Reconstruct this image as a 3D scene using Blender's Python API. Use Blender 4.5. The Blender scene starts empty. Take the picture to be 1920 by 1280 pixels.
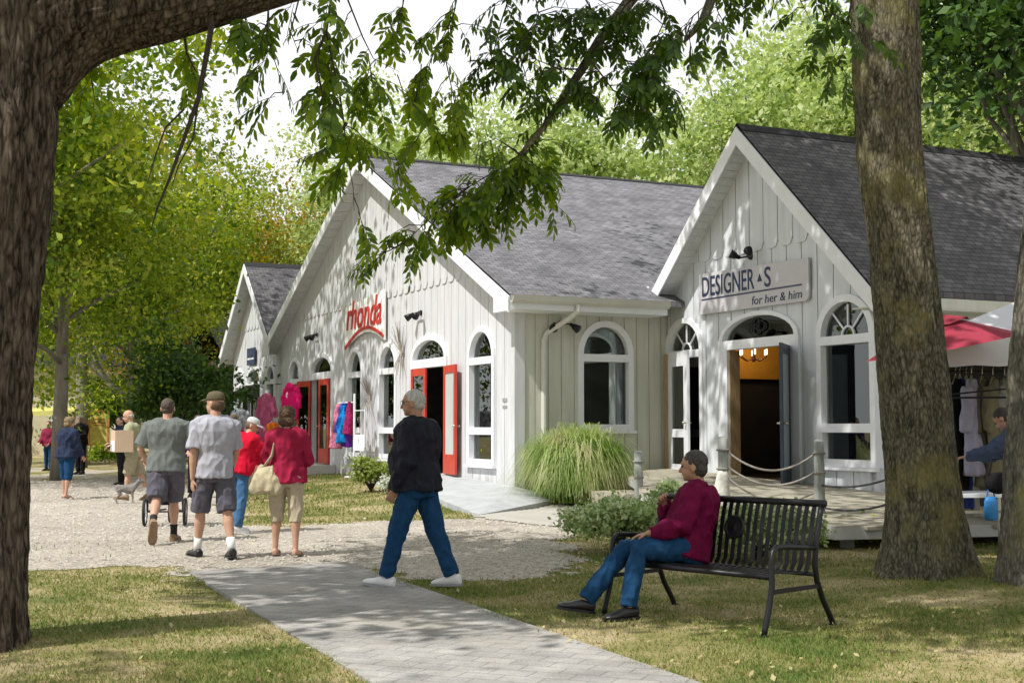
import bpy, bmesh, math, random
import numpy as np
from mathutils import Vector, Matrix, noise
from mathutils.geometry import tessellate_polygon
random.seed(7); RNG = np.random.default_rng(7)
S = bpy.context.scene; C = S.collection
# ------------------------------------------------------------------ camera, sky, sun, exposure
FPX, HZ, CAMH = 2480.0, 801.0, 1.43          # focal length in photo pixels, horizon row, eye height
PITCH = math.atan((HZ - 640) / FPX)
cd = bpy.data.cameras.new('camera'); cam = bpy.data.objects.new('camera', cd); C.objects.link(cam)
cam.location = (0, 0, CAMH); cam.rotation_euler = (math.pi / 2 + PITCH, 0, 0)
cd.sensor_width = 36; cd.lens = FPX / 1920 * 36; cd.clip_start = 0.1; cd.clip_end = 2000
S.camera = cam
LDIR = Vector((-0.438, -0.359, 0.824)).normalized()      # towards the sun
ELEV = math.asin(LDIR.z); AZ = math.atan2(LDIR.x, LDIR.y)
W = bpy.data.worlds.new('World'); S.world = W; W.use_nodes = True
nt = W.node_tree; nt.nodes.clear()
sky = nt.nodes.new('ShaderNodeTexSky'); sky.sky_type = 'NISHITA'; sky.sun_disc = False
sky.sun_elevation = ELEV; sky.sun_rotation = AZ % (2 * math.pi)
tc = nt.nodes.new('ShaderNodeTexCoord'); mp = nt.nodes.new('ShaderNodeMapping'); mp.inputs['Scale'].default_value = (1, 1, 2.2)
nz = nt.nodes.new('ShaderNodeTexNoise'); nz.inputs['Scale'].default_value = 1.7; nz.inputs['Detail'].default_value = 7; nz.inputs['Roughness'].default_value = 0.6
rp = nt.nodes.new('ShaderNodeValToRGB'); rp.color_ramp.elements[0].position = 0.30; rp.color_ramp.elements[1].position = 0.46
mx = nt.nodes.new('ShaderNodeMixRGB'); nz2 = nt.nodes.new('ShaderNodeTexNoise'); nz2.inputs['Scale'].default_value = 3.1; nz2.inputs['Detail'].default_value = 6; nt.links.new(mp.outputs[0], nz2.inputs['Vector'])
rp2 = nt.nodes.new('ShaderNodeValToRGB'); rp2.color_ramp.elements[0].position = 0.35; rp2.color_ramp.elements[1].position = 0.65       # thin bright cloud with greyer folds
rp2.color_ramp.elements[0].color = (6.5, 6.7, 7.1, 1); rp2.color_ramp.elements[1].color = (7.7, 7.75, 7.8, 1); nt.links.new(nz2.outputs['Fac'], rp2.inputs[0]); nt.links.new(rp2.outputs[0], mx.inputs[2])
bg = nt.nodes.new('ShaderNodeBackground'); bg.inputs[1].default_value = 0.125
wo = nt.nodes.new('ShaderNodeOutputWorld')
for a, b in ((tc.outputs['Generated'], mp.inputs[0]), (mp.outputs[0], nz.inputs['Vector']), (nz.outputs['Fac'], rp.inputs[0]), (rp.outputs[0], mx.inputs[0]),
             (sky.outputs[0], mx.inputs[1]), (mx.outputs[0], bg.inputs[0]), (bg.outputs[0], wo.inputs[0])): nt.links.new(a, b)
sl = bpy.data.lights.new('sun', 'SUN'); sl.energy = 4.1; sl.angle = math.radians(0.5); sl.color = (1, 0.97, 0.925)
so = bpy.data.objects.new('sun', sl); C.objects.link(so); so.location = (-20, -20, 40)
so.rotation_euler = LDIR.to_track_quat('Z', 'Y').to_euler()
S.view_settings.view_transform = 'Standard'; S.view_settings.look = 'None'; S.view_settings.gamma = 1; S.view_settings.use_curve_mapping = False
S.view_settings.exposure = 0.28
S.cycles.max_bounces = 6; S.cycles.transparent_max_bounces = 8; S.cycles.diffuse_bounces = 3; S.cycles.glossy_bounces = 3
S.cycles.use_denoising = True

# ------------------------------------------------------------------ helpers
def V(*a): return Vector(a)
fwd = V(0, math.cos(PITCH), math.sin(PITCH)); upv = V(0, -math.sin(PITCH), math.cos(PITCH))
def ray(x, y): return fwd + V(1, 0, 0) * ((x - 960) / FPX) - upv * ((y - 640) / FPX)
def at(x, y, depth):                                     # a photo point at a distance -> world point
    d = ray(x, y); return V(0, 0, CAMH) + d * (depth / d.y)
def onz(x, y, z=0.0):                                    # a photo point on a level -> world point
    d = ray(x, y); return V(0, 0, CAMH) + d * ((z - CAMH) / d.z)
def tag(o, label=None, cat=None, group=None, kind=None):
    if label: o['label'] = label
    if cat: o['category'] = cat
    if group: o['group'] = group
    if kind: o['kind'] = kind
    return o
def thing(name, label, cat, loc=(0, 0, 0), rz=0.0, group=None):
    o = bpy.data.objects.new(name, None); C.objects.link(o); o.empty_display_size = 0.2
    o.location = loc; o.rotation_euler = (0, 0, rz)
    return tag(o, label, cat, group)
def ss(x):
    x = np.clip(x, 0, 1); return x * x * (3 - 2 * x)

def material(name, build):
    m = bpy.data.materials.new(name); m.use_nodes = True
    t = m.node_tree; t.nodes.clear(); out = t.nodes.new('ShaderNodeOutputMaterial')
    def N(kind, **kw):
        n = t.nodes.new('ShaderNode' + kind)
        for k, v in kw.items():
            if k.startswith('i_'):
                key = k[2:].replace('_', ' '); n.inputs[int(key) if key.isdigit() else key].default_value = v
            else: setattr(n, k, v)
        return n
    def L(a, b): t.links.new(a, b)
    build(N, L, out); return m
def c4(c, f=1.0): return (c[0] * f, c[1] * f, c[2] * f, 1)
def ramp(N, stops):
    r = N('ValToRGB'); e = r.color_ramp.elements
    while len(e) < len(stops): e.new(0.5)
    for k, (p, c) in enumerate(stops): e[k].position = p; e[k].color = c4(c)
    return r
def pmat(name, col, rough=0.7, scale=6.0, var=0.12, bump=0.0, bscale=60.0, metal=0.0, detail=5, stretch=None, spec=0.4, emit=0.0, sheen=0.0):
    def b(N, L, out):
        p = N('BsdfPrincipled'); p.inputs['Roughness'].default_value = rough; p.inputs['Metallic'].default_value = metal
        p.inputs['Specular IOR Level'].default_value = spec
        if sheen: p.inputs['Sheen Weight'].default_value = sheen
        tc = N('TexCoord'); mp = N('Mapping'); L(tc.outputs['Object'], mp.inputs[0])
        if stretch: mp.inputs['Scale'].default_value = stretch
        n = N('TexNoise', i_Scale=scale, i_Detail=detail, i_Roughness=0.6); L(mp.outputs[0], n.inputs['Vector'])
        r = ramp(N, [(0.28, [c * (1 - var) for c in col]), (0.72, [min(1, c * (1 + var)) for c in col])]); L(n.outputs['Fac'], r.inputs[0])
        L(r.outputs[0], p.inputs['Base Color'])
        if emit: L(r.outputs[0], p.inputs['Emission Color']); p.inputs['Emission Strength'].default_value = emit
        if bump:
            n2 = N('TexNoise', i_Scale=bscale, i_Detail=4); L(mp.outputs[0], n2.inputs['Vector'])
            bu = N('Bump', i_Strength=bump, i_Distance=0.02); L(n2.outputs['Fac'], bu.inputs['Height']); L(bu.outputs[0], p.inputs['Normal'])
        L(p.outputs[0], out.inputs[0])
    return material(name, b)
def leafmat(name, cols, trans=0.35, rough=0.55, patch=None):
    def b(N, L, out):
        g = N('NewGeometry'); r = ramp(N, [(k / max(1, len(cols) - 1), c) for k, c in enumerate(cols)])
        if patch:                                    # colour drifts between darker and paler clumps, and to orange where leaves turn
            tc = N('TexCoord'); n = N('TexNoise', i_Scale=patch, i_Detail=2); L(tc.outputs['Object'], n.inputs['Vector'])
            m1 = N('Math', operation='MULTIPLY_ADD', i_1=0.5); m1.inputs[2].default_value = -0.25
            m0 = N('Math', operation='MULTIPLY_ADD', i_1=2.4); m0.inputs[2].default_value = -0.7
            L(n.outputs['Fac'], m0.inputs[0]); L(g.outputs['Random Per Island'], m1.inputs[0])
            ad = N('Math', operation='ADD', use_clamp=True); L(m0.outputs[0], ad.inputs[0]); L(m1.outputs[0], ad.inputs[1]); L(ad.outputs[0], r.inputs[0])
        else: L(g.outputs['Random Per Island'], r.inputs[0])
        p = N('BsdfPrincipled'); p.inputs['Roughness'].default_value = rough; p.inputs['Specular IOR Level'].default_value = 0.35
        L(r.outputs[0], p.inputs['Base Color'])
        tr = N('BsdfTranslucent'); hs = N('HueSaturation', i_Hue=0.485, i_Saturation=1.15, i_Value=1.5); L(r.outputs[0], hs.inputs['Color']); L(hs.outputs[0], tr.inputs[0])
        ms = N('MixShader', i_0=trans); L(p.outputs[0], ms.inputs[1]); L(tr.outputs[0], ms.inputs[2]); L(ms.outputs[0], out.inputs[0])
    return material(name, b)

class MB:
    """collects shapes; build() links them as one mesh object"""
    def __init__(s): s.v = []; s.f = []
    def add(s, vs, fs):
        o = len(s.v); s.v += [tuple(p) for p in vs]; s.f += [tuple(i + o for i in f) for f in fs]; return s
    def box(s, a, b, M=None):
        x0, y0, z0 = a; x1, y1, z1 = b
        vs = [V(x, y, z) for x in (x0, x1) for y in (y0, y1) for z in (z0, z1)]
        if M is not None: vs = [M @ p for p in vs]
        return s.add(vs, [(0, 1, 3, 2), (4, 6, 7, 5), (0, 4, 5, 1), (2, 3, 7, 6), (0, 2, 6, 4), (1, 5, 7, 3)])
    def bar(s, p, q, w, h=None, up=(0, 0, 1)):             # rectangular bar from p to q
        p = V(*p); q = V(*q); h = h or w; d = (q - p); ln = d.length; d.normalize()
        u = V(*up); x = d.cross(u)
        if x.length < 1e-4: x = d.cross(V(1, 0, 0))
        x.normalize(); y = x.cross(d)
        vs = [p + x * (w / 2 * i) + y * (h / 2 * j) + d * (ln * k) for k in (0, 1) for i, j in ((-1, -1), (1, -1), (1, 1), (-1, 1))]
        return s.add(vs, [(3, 2, 1, 0), (4, 5, 6, 7), (0, 1, 5, 4), (1, 2, 6, 5), (2, 3, 7, 6), (3, 0, 4, 7)])
    def rings(s, rings, caps=True):
        n = len(rings[0]); vs = [p for r in rings for p in r]; fs = []
        for k in range(len(rings) - 1):
            for i in range(n):
                j = (i + 1) % n; fs.append((k * n + i, k * n + j, (k + 1) * n + j, (k + 1) * n + i))
        if caps: fs.append(tuple(range(n))[::-1]); fs.append(tuple((len(rings) - 1) * n + i for i in range(n)))
        return s.add(vs, fs)
    def tube(s, pts, rad, seg=8, caps=True, rnd=False, flat=1.0, wob=0.0):
        pts = [V(*p) for p in pts]
        rad = list(rad) if hasattr(rad, '__len__') else [rad] * len(pts)
        if rnd:                                           # rounded ends
            d0 = (pts[0] - pts[1]).normalized(); d1_ = (pts[-1] - pts[-2]).normalized(); r0, r1 = rad[0], rad[-1]
            pts = [pts[0] + d0 * r0 * c for c in (0.98, 0.8, 0.5)] + pts + [pts[-1] + d1_ * r1 * c for c in (0.5, 0.8, 0.98)]
            rad = [r0 * c for c in (0.2, 0.6, 0.87)] + rad + [r1 * c for c in (0.87, 0.6, 0.2)]
        rs = []; x = None
        for k, p in enumerate(pts):
            d = (pts[min(k + 1, len(pts) - 1)] - pts[max(k - 1, 0)]).normalized()
            if x is None:
                x = d.cross(V(0, 0, 1))
                if x.length < 0.05: x = d.cross(V(0, 1, 0))
            x = (x - d * x.dot(d)).normalized(); y = d.cross(x)
            rr = []
            for i in range(seg):
                a = 2 * math.pi * i / seg; r = rad[k]
                if wob: r *= 1 + wob * noise.noise(V(math.cos(a) * 1.7, math.sin(a) * 1.7, k * 0.37 + pts[0].x))
                rr.append(p + x * (math.cos(a) * r) + y * (math.sin(a) * r * flat))
            rs.append(rr)
        return s.rings(rs, caps)
    def ell(s, c, r, M=None, seg=14, n=9):
        c = V(*c); rs = []
        for k in range(1, n):
            a = math.pi * k / n
            row = [V(r[0] * math.sin(a) * math.cos(2 * math.pi * i / seg), r[1] * math.sin(a) * math.sin(2 * math.pi * i / seg), -r[2] * math.cos(a)) for i in range(seg)]
            rs.append([c + (M @ p if M is not None else p) for p in row])
        o = len(s.v); s.rings(rs, False)
        b = V(0, 0, -r[2]); t = V(0, 0, r[2])
        if M is not None: b = M @ b; t = M @ t
        nb = len(s.v); s.v += [tuple(c + b), tuple(c + t)]
        for i in range(seg):
            j = (i + 1) % seg; s.f.append((nb, o + j, o + i)); l = o + (n - 2) * seg; s.f.append((nb + 1, l + i, l + j))
        return s
    def lathe(s, c, prof, seg=16):
        c = V(*c); return s.rings([[c + V(r * math.cos(2 * math.pi * i / seg), r * math.sin(2 * math.pi * i / seg), z) for i in range(seg)] for r, z in prof])
    def plate(s, P, outer, holes, c0, c1, grooves=None, gw=0.009):
        """flat outline (a,b) with holes, thick from c0 to c1; P maps (a,b,c) to space; grooves = (pitch, offset) cuts vertical gaps"""
        bm = bmesh.new()
        for loop in [outer] + list(holes):
            vs = [bm.verts.new((a, b, c0)) for a, b in loop]
            for i in range(len(vs)): bm.edges.new((vs[i], vs[(i + 1) % len(vs)]))
        bmesh.ops.triangle_fill(bm, use_beauty=True, edges=bm.edges[:])
        if grooves:
            lo = min(a for a, b in outer); hi = max(a for a, b in outer); pitch, off = grooves
            for k in range(int((lo - off) // pitch), int((hi - off) // pitch) + 2):
                for sgn in (-1, 1):
                    bmesh.ops.bisect_plane(bm, geom=bm.verts[:] + bm.edges[:] + bm.faces[:], plane_co=(off + k * pitch + sgn * gw, 0, 0), plane_no=(1, 0, 0))
            dead = [f for f in bm.faces if abs(((f.calc_center_median().x - off) / pitch + 0.5) % 1 - 0.5) * pitch < gw * 0.98]
            bmesh.ops.delete(bm, geom=dead, context='FACES')
        back = [f for f in bm.faces]
        ret = bmesh.ops.extrude_face_region(bm, geom=back, use_keep_orig=True)
        for e in ret['geom']:
            if isinstance(e, bmesh.types.BMVert): e.co.z = c1
        bm.verts.index_update()
        s.add([P(*v.co) for v in bm.verts], [tuple(v.index for v in f.verts) for f in bm.faces]); bm.free(); return s
    def build(s, name, mat, parent=None, smooth=False, loc=None, rz=0.0):
        me = bpy.data.meshes.new(name); me.from_pydata(s.v, [], s.f)
        bm = bmesh.new(); bm.from_mesh(me); bmesh.ops.recalc_face_normals(bm, faces=bm.faces); bm.to_mesh(me); bm.free()
        return link(name, me, mat, parent, smooth, loc, rz)
def link(name, me, mat, parent=None, smooth=False, loc=None, rz=0.0):
    me.materials.clear()
    for m in (mat if isinstance(mat, (list, tuple)) else [mat]): me.materials.append(m)
    if smooth: me.polygons.foreach_set('use_smooth', [True] * len(me.polygons))
    o = bpy.data.objects.new(name, me); C.objects.link(o)
    if parent is not None: o.parent = parent
    if loc is not None: o.location = loc
    o.rotation_euler = (0, 0, rz)
    return o
def faces_mesh(name, arr):
    """(N, k, 3) array of k-gons -> mesh, fast"""
    n, k, _ = arr.shape; me = bpy.data.meshes.new(name)
    me.vertices.add(n * k); me.vertices.foreach_set('co', arr.astype(np.float32).ravel())
    me.loops.add(n * k); me.loops.foreach_set('vertex_index', np.arange(n * k, dtype=np.int32))
    me.polygons.add(n); me.polygons.foreach_set('loop_start', np.arange(0, n * k, k, dtype=np.int32))
    me.polygons.foreach_set('loop_total', np.full(n, k, dtype=np.int32)); me.update(calc_edges=True); return me
def copy_tree(o, parent=None):
    c = o.copy(); C.objects.link(c)
    if parent is not None: c.parent = parent
    for ch in list(o.children): copy_tree(ch, c)
    return c

# ------------------------------------------------------------------ materials
WHITE = pmat('white_trim_paint', (0.77, 0.78, 0.81), 0.5, 3, 0.05)
def boards_mat(name, col, dirt):
    def b(N, L, out):
        p = N('BsdfPrincipled'); p.inputs['Roughness'].default_value = 0.65
        tc = N('TexCoord'); mp = N('Mapping'); mp.inputs['Scale'].default_value = (3, 3, 0.35); L(tc.outputs['Object'], mp.inputs[0])
        n = N('TexNoise', i_Scale=2.2, i_Detail=7, i_Roughness=0.65); L(mp.outputs[0], n.inputs['Vector'])
        r = ramp(N, [(0.3, dirt), (0.62, col)]); L(n.outputs['Fac'], r.inputs[0])
        n2 = N('TexNoise', i_Scale=14.0, i_Detail=3); L(mp.outputs[0], n2.inputs['Vector'])
        bu = N('Bump', i_Strength=0.25, i_Distance=0.01); L(n2.outputs['Fac'], bu.inputs['Height']); L(bu.outputs[0], p.inputs['Normal'])
        sx = N('SeparateXYZ'); L(tc.outputs['Object'], sx.inputs[0]); n4 = N('TexNoise', i_Scale=5.0, i_Detail=6); L(tc.outputs['Object'], n4.inputs['Vector'])
        a = N('Math', operation='MULTIPLY_ADD', i_1=0.9); L(n4.outputs['Fac'], a.inputs[0]); L(sx.outputs[2], a.inputs[2]); rd = ramp(N, [(0.62, (0.55, 0.55, 0.55)), (1.0, (0, 0, 0))]); L(a.outputs[0], rd.inputs[0])
        md = N('MixRGB'); md.inputs[2].default_value = (0.30, 0.27, 0.21, 1); L(rd.outputs[0], md.inputs[0]); L(r.outputs[0], md.inputs[1])
        L(md.outputs[0], p.inputs['Base Color']); L(p.outputs[0], out.inputs[0])
    return material(name, b)
SIDING = boards_mat('white_weathered_boards', (0.64, 0.645, 0.66), (0.50, 0.51, 0.525))
SIDING_GREY = boards_mat('pale_grey_green_boards', (0.67, 0.695, 0.715), (0.55, 0.575, 0.595))
SIDING_TAN = boards_mat('beige_boards', (0.60, 0.60, 0.52), (0.50, 0.50, 0.43))
def shingle_mat(name, a, b_, c_):
    def b(N, L, out):
        p = N('BsdfPrincipled'); p.inputs['Roughness'].default_value = 0.9; p.inputs['Specular IOR Level'].default_value = 0.25
        uv = N('UVMap'); mp = N('Mapping'); L(uv.outputs[0], mp.inputs[0])
        br = N('TexBrick', offset=0.5, i_Scale=1.0); br.inputs['Brick Width'].default_value = 0.22; br.inputs['Row Height'].default_value = 0.12
        br.inputs['Mortar Size'].default_value = 0.008; br.inputs['Color1'].default_value = c4(a); br.inputs['Color2'].default_value = c4(b_); br.inputs['Mortar'].default_value = c4(c_)
        br.inputs['Bias'].default_value = -0.1
        L(mp.outputs[0], br.inputs['Vector'])
        n = N('TexNoise', i_Scale=1.1, i_Detail=6, i_Roughness=0.7); L(mp.outputs[0], n.inputs['Vector'])
        n2 = N('TexNoise', i_Scale=90.0, i_Detail=2); L(mp.outputs[0], n2.inputs['Vector'])
        nr = ramp(N, [(0.32, (0.2, 0.2, 0.2)), (0.68, (0.8, 0.8, 0.8))]); L(n.outputs['Fac'], nr.inputs[0]); m = N('MixRGB', blend_type='OVERLAY', i_0=0.6); L(br.outputs['Color'], m.inputs[1]); L(nr.outputs[0], m.inputs[2])
        m2 = N('MixRGB', blend_type='OVERLAY', i_0=0.6); L(m.outputs[0], m2.inputs[1]); L(n2.outputs['Fac'], m2.inputs[2])
        L(m2.outputs[0], p.inputs['Base Color'])
        sx = N('SeparateXYZ'); L(mp.outputs[0], sx.inputs[0])
        md = N('Math', operation='FRACT'); dv = N('Math', operation='DIVIDE', i_1=0.12); L(sx.outputs[1], dv.inputs[0]); L(dv.outputs[0], md.inputs[0])
        bu = N('Bump', i_Strength=0.6, i_Distance=0.03, invert=True); L(md.outputs[0], bu.inputs['Height']); L(bu.outputs[0], p.inputs['Normal'])
        L(p.outputs[0], out.inputs[0])
    return material(name, b)
SHINGLE = shingle_mat('grey_asphalt_shingles', (0.19, 0.185, 0.195), (0.11, 0.108, 0.118), (0.05, 0.05, 0.055))
SHINGLE_DARK = shingle_mat('charcoal_asphalt_shingles', (0.125, 0.12, 0.122), (0.07, 0.068, 0.07), (0.03, 0.03, 0.032))
def glass_mat():
    def b(N, L, out):
        g = N('BsdfGlossy', i_Roughness=0.01); g.inputs[0].default_value = (0.9, 0.95, 0.93, 1)
        t = N('BsdfTransparent'); t.inputs[0].default_value = (0.78, 0.82, 0.80, 1)
        f = N('Fresnel', i_IOR=2.0); ms = N('MixShader'); L(f.outputs[0], ms.inputs[0]); L(t.outputs[0], ms.inputs[1]); L(g.outputs[0], ms.inputs[2]); L(ms.outputs[0], out.inputs[0])
    return material('window_glass', b)
GLASS = glass_mat()
RED = pmat('red_door_paint', (0.50, 0.055, 0.03), 0.45, 5, 0.15)
BLACK = pmat('black_metal', (0.008, 0.008, 0.01), 0.4, 9, 0.2, spec=0.35)
DARKBLUE = pmat('slate_blue_door_paint', (0.045, 0.06, 0.085), 0.45, 5, 0.15)
PALEBLUE = pmat('pale_blue_panel_paint', (0.36, 0.42, 0.47), 0.5, 4, 0.12)
STEEL = pmat('brushed_metal', (0.5, 0.48, 0.42), 0.35, 20, 0.1, metal=0.9)
TANWOOD = pmat('bare_tan_wood', (0.36, 0.24, 0.12), 0.7, 8, 0.25, stretch=(6, 6, 0.6))
DECKW = pmat('weathered_deck_boards', (0.33, 0.30, 0.23), 0.85, 5, 0.25, 0.3, 40)
CONC = pmat('pale_concrete', (0.47, 0.46, 0.43), 0.9, 2.5, 0.14, 0.2, 60)
GREYPAINT = pmat('grey_ramp_paint', (0.40, 0.415, 0.42), 0.8, 3, 0.15, 0.2, 50)
GREYPOST = pmat('grey_weathered_post_wood', (0.30, 0.32, 0.29), 0.85, 7, 0.25, 0.5, 30, stretch=(5, 5, 0.7))
ROPE = pmat('grey_rope', (0.30, 0.27, 0.24), 0.9, 40, 0.3, 0.6, 120)
DARKROPE = pmat('dark_rope', (0.06, 0.06, 0.065), 0.85, 40, 0.3, 0.6, 120)
ROOM_PALE = pmat('pale_shop_interior_paint', (0.30, 0.28, 0.25), 0.8, 2, 0.3)
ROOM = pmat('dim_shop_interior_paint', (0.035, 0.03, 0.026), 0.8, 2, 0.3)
ORANGE = pmat('orange_wall_paint', (0.75, 0.36, 0.04), 0.7, 3, 0.12)
SIGNGREY = pmat('pale_lilac_grey_sign_board', (0.55, 0.53, 0.555), 0.6, 2, 0.05)
NAVY = pmat('navy_lettering', (0.03, 0.045, 0.10), 0.5, 5, 0.05)
SIGNRED = pmat('red_lettering', (0.52, 0.04, 0.035), 0.5, 5, 0.08)
# ------------------------------------------------------------------ the place's frame: building axes and ground height
AB = math.radians(25.3)
D1 = V(-math.sin(AB), math.cos(AB), 0); D2 = V(math.cos(AB), math.sin(AB), 0)
P1 = V(0.0604, 25.0, 0)                                  # near corner of the big gabled shop; X local = D2 (into it), Y local = D1 (along its front)
def bw(x, y, z=0.0): return P1 + D2 * x + D1 * y + V(0, 0, z)
def hgt(x, y):
    x = np.asarray(x, float); y = np.asarray(y, float)
    qx = x - P1.x; qy = y - P1.y
    w = -(qx * D2.x + qy * D2.y); t = qx * D1.x + qy * D1.y
    h = 0.22 * ss((4.5 - w) / 4.5) * ss((t + 1.7) / 1.7)
    h = h + 0.22 * np.exp(-(((x - 3.9) / 1.3) ** 2 + ((y - 12.3) / 1.2) ** 2)) * 0.35 + 0.07 * np.exp(-(((x - 4.7) / 1.0) ** 2 + ((y - 11.2) / 1.0) ** 2))
    return h
def gz(x, y): return float(hgt(x, y))
def inpoly(px, py, poly):
    px = np.asarray(px); py = np.asarray(py); r = np.zeros(px.shape, bool); n = len(poly)
    for i in range(n):
        x0, y0 = poly[i][:2]; x1, y1 = poly[(i + 1) % n][:2]
        if y0 == y1: continue
        c = ((y0 > py) != (y1 > py)) & (px < (x1 - x0) * (py - y0) / (y1 - y0) + x0); r ^= c
    return r
def vnoise(x, y, f, seed=0):                             # cheap smooth 2-D value noise
    rg = np.random.default_rng(seed); T = rg.random((64, 64)); xs = x * f; ys = y * f
    xi = np.floor(xs).astype(int); yi = np.floor(ys).astype(int); u = ss(xs - xi); v = ss(ys - yi)
    g = lambda a, b: T[a % 64, b % 64]
    return (g(xi, yi) * (1 - u) + g(xi + 1, yi) * u) * (1 - v) + (g(xi, yi + 1) * (1 - u) + g(xi + 1, yi + 1) * u) * v
def G(x, y): p = onz(x, y, 0); return (p.x, p.y)
GRAVEL = [(-14, 11.2), (-6, 12.4)] + [G(60, 1064), G(200, 1060), G(300, 1064), G(365, 1082), G(520, 1090), G(655, 1058), G(730, 1082), G(900, 1090), G(1010, 1080), G(1075, 1060), G(1062, 1025), G(1062, 992), G(1000, 972), G(940, 972),
          (-0.6, 21.2), (-0.9, 20.6), G(860, 972), G(700, 978), G(560, 988), G(430, 988), G(415, 962), G(440, 930)] + [(-6.6, 31.5), (-8, 35), (-9.6, 42), (-12.5, 47), (-17, 47.2), (-30, 46), (-60, 30), (-60, 12)]
PATH = [(-3.14 - 0.05, 13.15), (-1.75, 14.1), (-1.75 + 0.388 * 22, 14.1 - 0.921 * 22), (-3.14 + 0.388 * 22, 13.15 - 0.921 * 22)]
WALK = [(-0.62, 21.4), (-0.1, 20.4), (0.75, 19.0), (1.2, 19.3), (2.0, 21.0), (2.75, 22.9), (2.75, 23.9), (2.1, 23.5), (1.0, 24.5), (-0.4, 21.9)]
PATH_IN = [(-3.14 + 0.02, 13.05), (-1.75 - 0.07, 14.0), (-1.75 - 0.07 + 0.388 * 22, 14.1 - 0.921 * 22), (-3.14 + 0.02 + 0.388 * 22, 13.15 - 0.921 * 22)]
LAWN_ISLAND = [G(120, 1016), G(60, 1030), (-9, 17.5), (-9.4, 20.5), G(60, 975)]
# ------------------------------------------------------------------ ground, gravel, paved path, walkway
def ground_mat(name, build_cols, bump=0.4, bscale=80, rough=0.95):
    def b(N, L, out):
        p = N('BsdfPrincipled'); p.inputs['Roughness'].default_value = rough; p.inputs['Specular IOR Level'].default_value = 0.2
        tc = N('TexCoord'); col = build_cols(N, L, tc); extra = None
        if isinstance(col, tuple): col, extra = col
        L(col, p.inputs['Base Color'])
        n2 = N('TexNoise', i_Scale=bscale, i_Detail=5); L(tc.outputs['Object'], n2.inputs['Vector'])
        bu = N('Bump', i_Strength=bump, i_Distance=0.03); L(n2.outputs['Fac'], bu.inputs['Height']); L(bu.outputs[0], p.inputs['Normal'])
        if extra is not None: b2 = N('Bump', i_Strength=0.5, i_Distance=0.012, invert=True); L(extra, b2.inputs['Height']); L(bu.outputs[0], b2.inputs['Normal']); L(b2.outputs[0], p.inputs['Normal'])
        L(p.outputs[0], out.inputs[0])
    return material(name, b)
def lawn_cols(N, L, tc):
    n = N('TexNoise', i_Scale=0.85, i_Detail=7, i_Roughness=0.62); L(tc.outputs['Object'], n.inputs['Vector'])
    r = ramp(N, [(0.36, (0.13, 0.14, 0.04)), (0.47, (0.23, 0.20, 0.08)), (0.56, (0.36, 0.29, 0.16)), (0.7, (0.42, 0.34, 0.22))]); L(n.outputs['Fac'], r.inputs[0])
    n2 = N('TexNoise', i_Scale=35.0, i_Detail=4); L(tc.outputs['Object'], n2.inputs['Vector'])
    m = N('MixRGB', blend_type='OVERLAY', i_0=0.5); L(r.outputs[0], m.inputs[1]); L(n2.outputs['Fac'], m.inputs[2]); return m.outputs[0]
def gravel_cols(N, L, tc):
    n = N('TexNoise', i_Scale=0.5, i_Detail=8, i_Roughness=0.7); L(tc.outputs['Object'], n.inputs['Vector'])
    r = ramp(N, [(0.35, (0.34, 0.30, 0.25)), (0.65, (0.46, 0.415, 0.35))]); L(n.outputs['Fac'], r.inputs[0])
    v = N('TexVoronoi', i_Scale=38.0); L(tc.outputs['Object'], v.inputs['Vector'])
    bw_ = N('RGBToBW'); L(v.outputs['Color'], bw_.inputs[0])
    m = N('MixRGB', blend_type='OVERLAY', i_0=0.55); L(r.outputs[0], m.inputs[1]); L(bw_.outputs[0], m.inputs[2]); return m.outputs[0]
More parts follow.
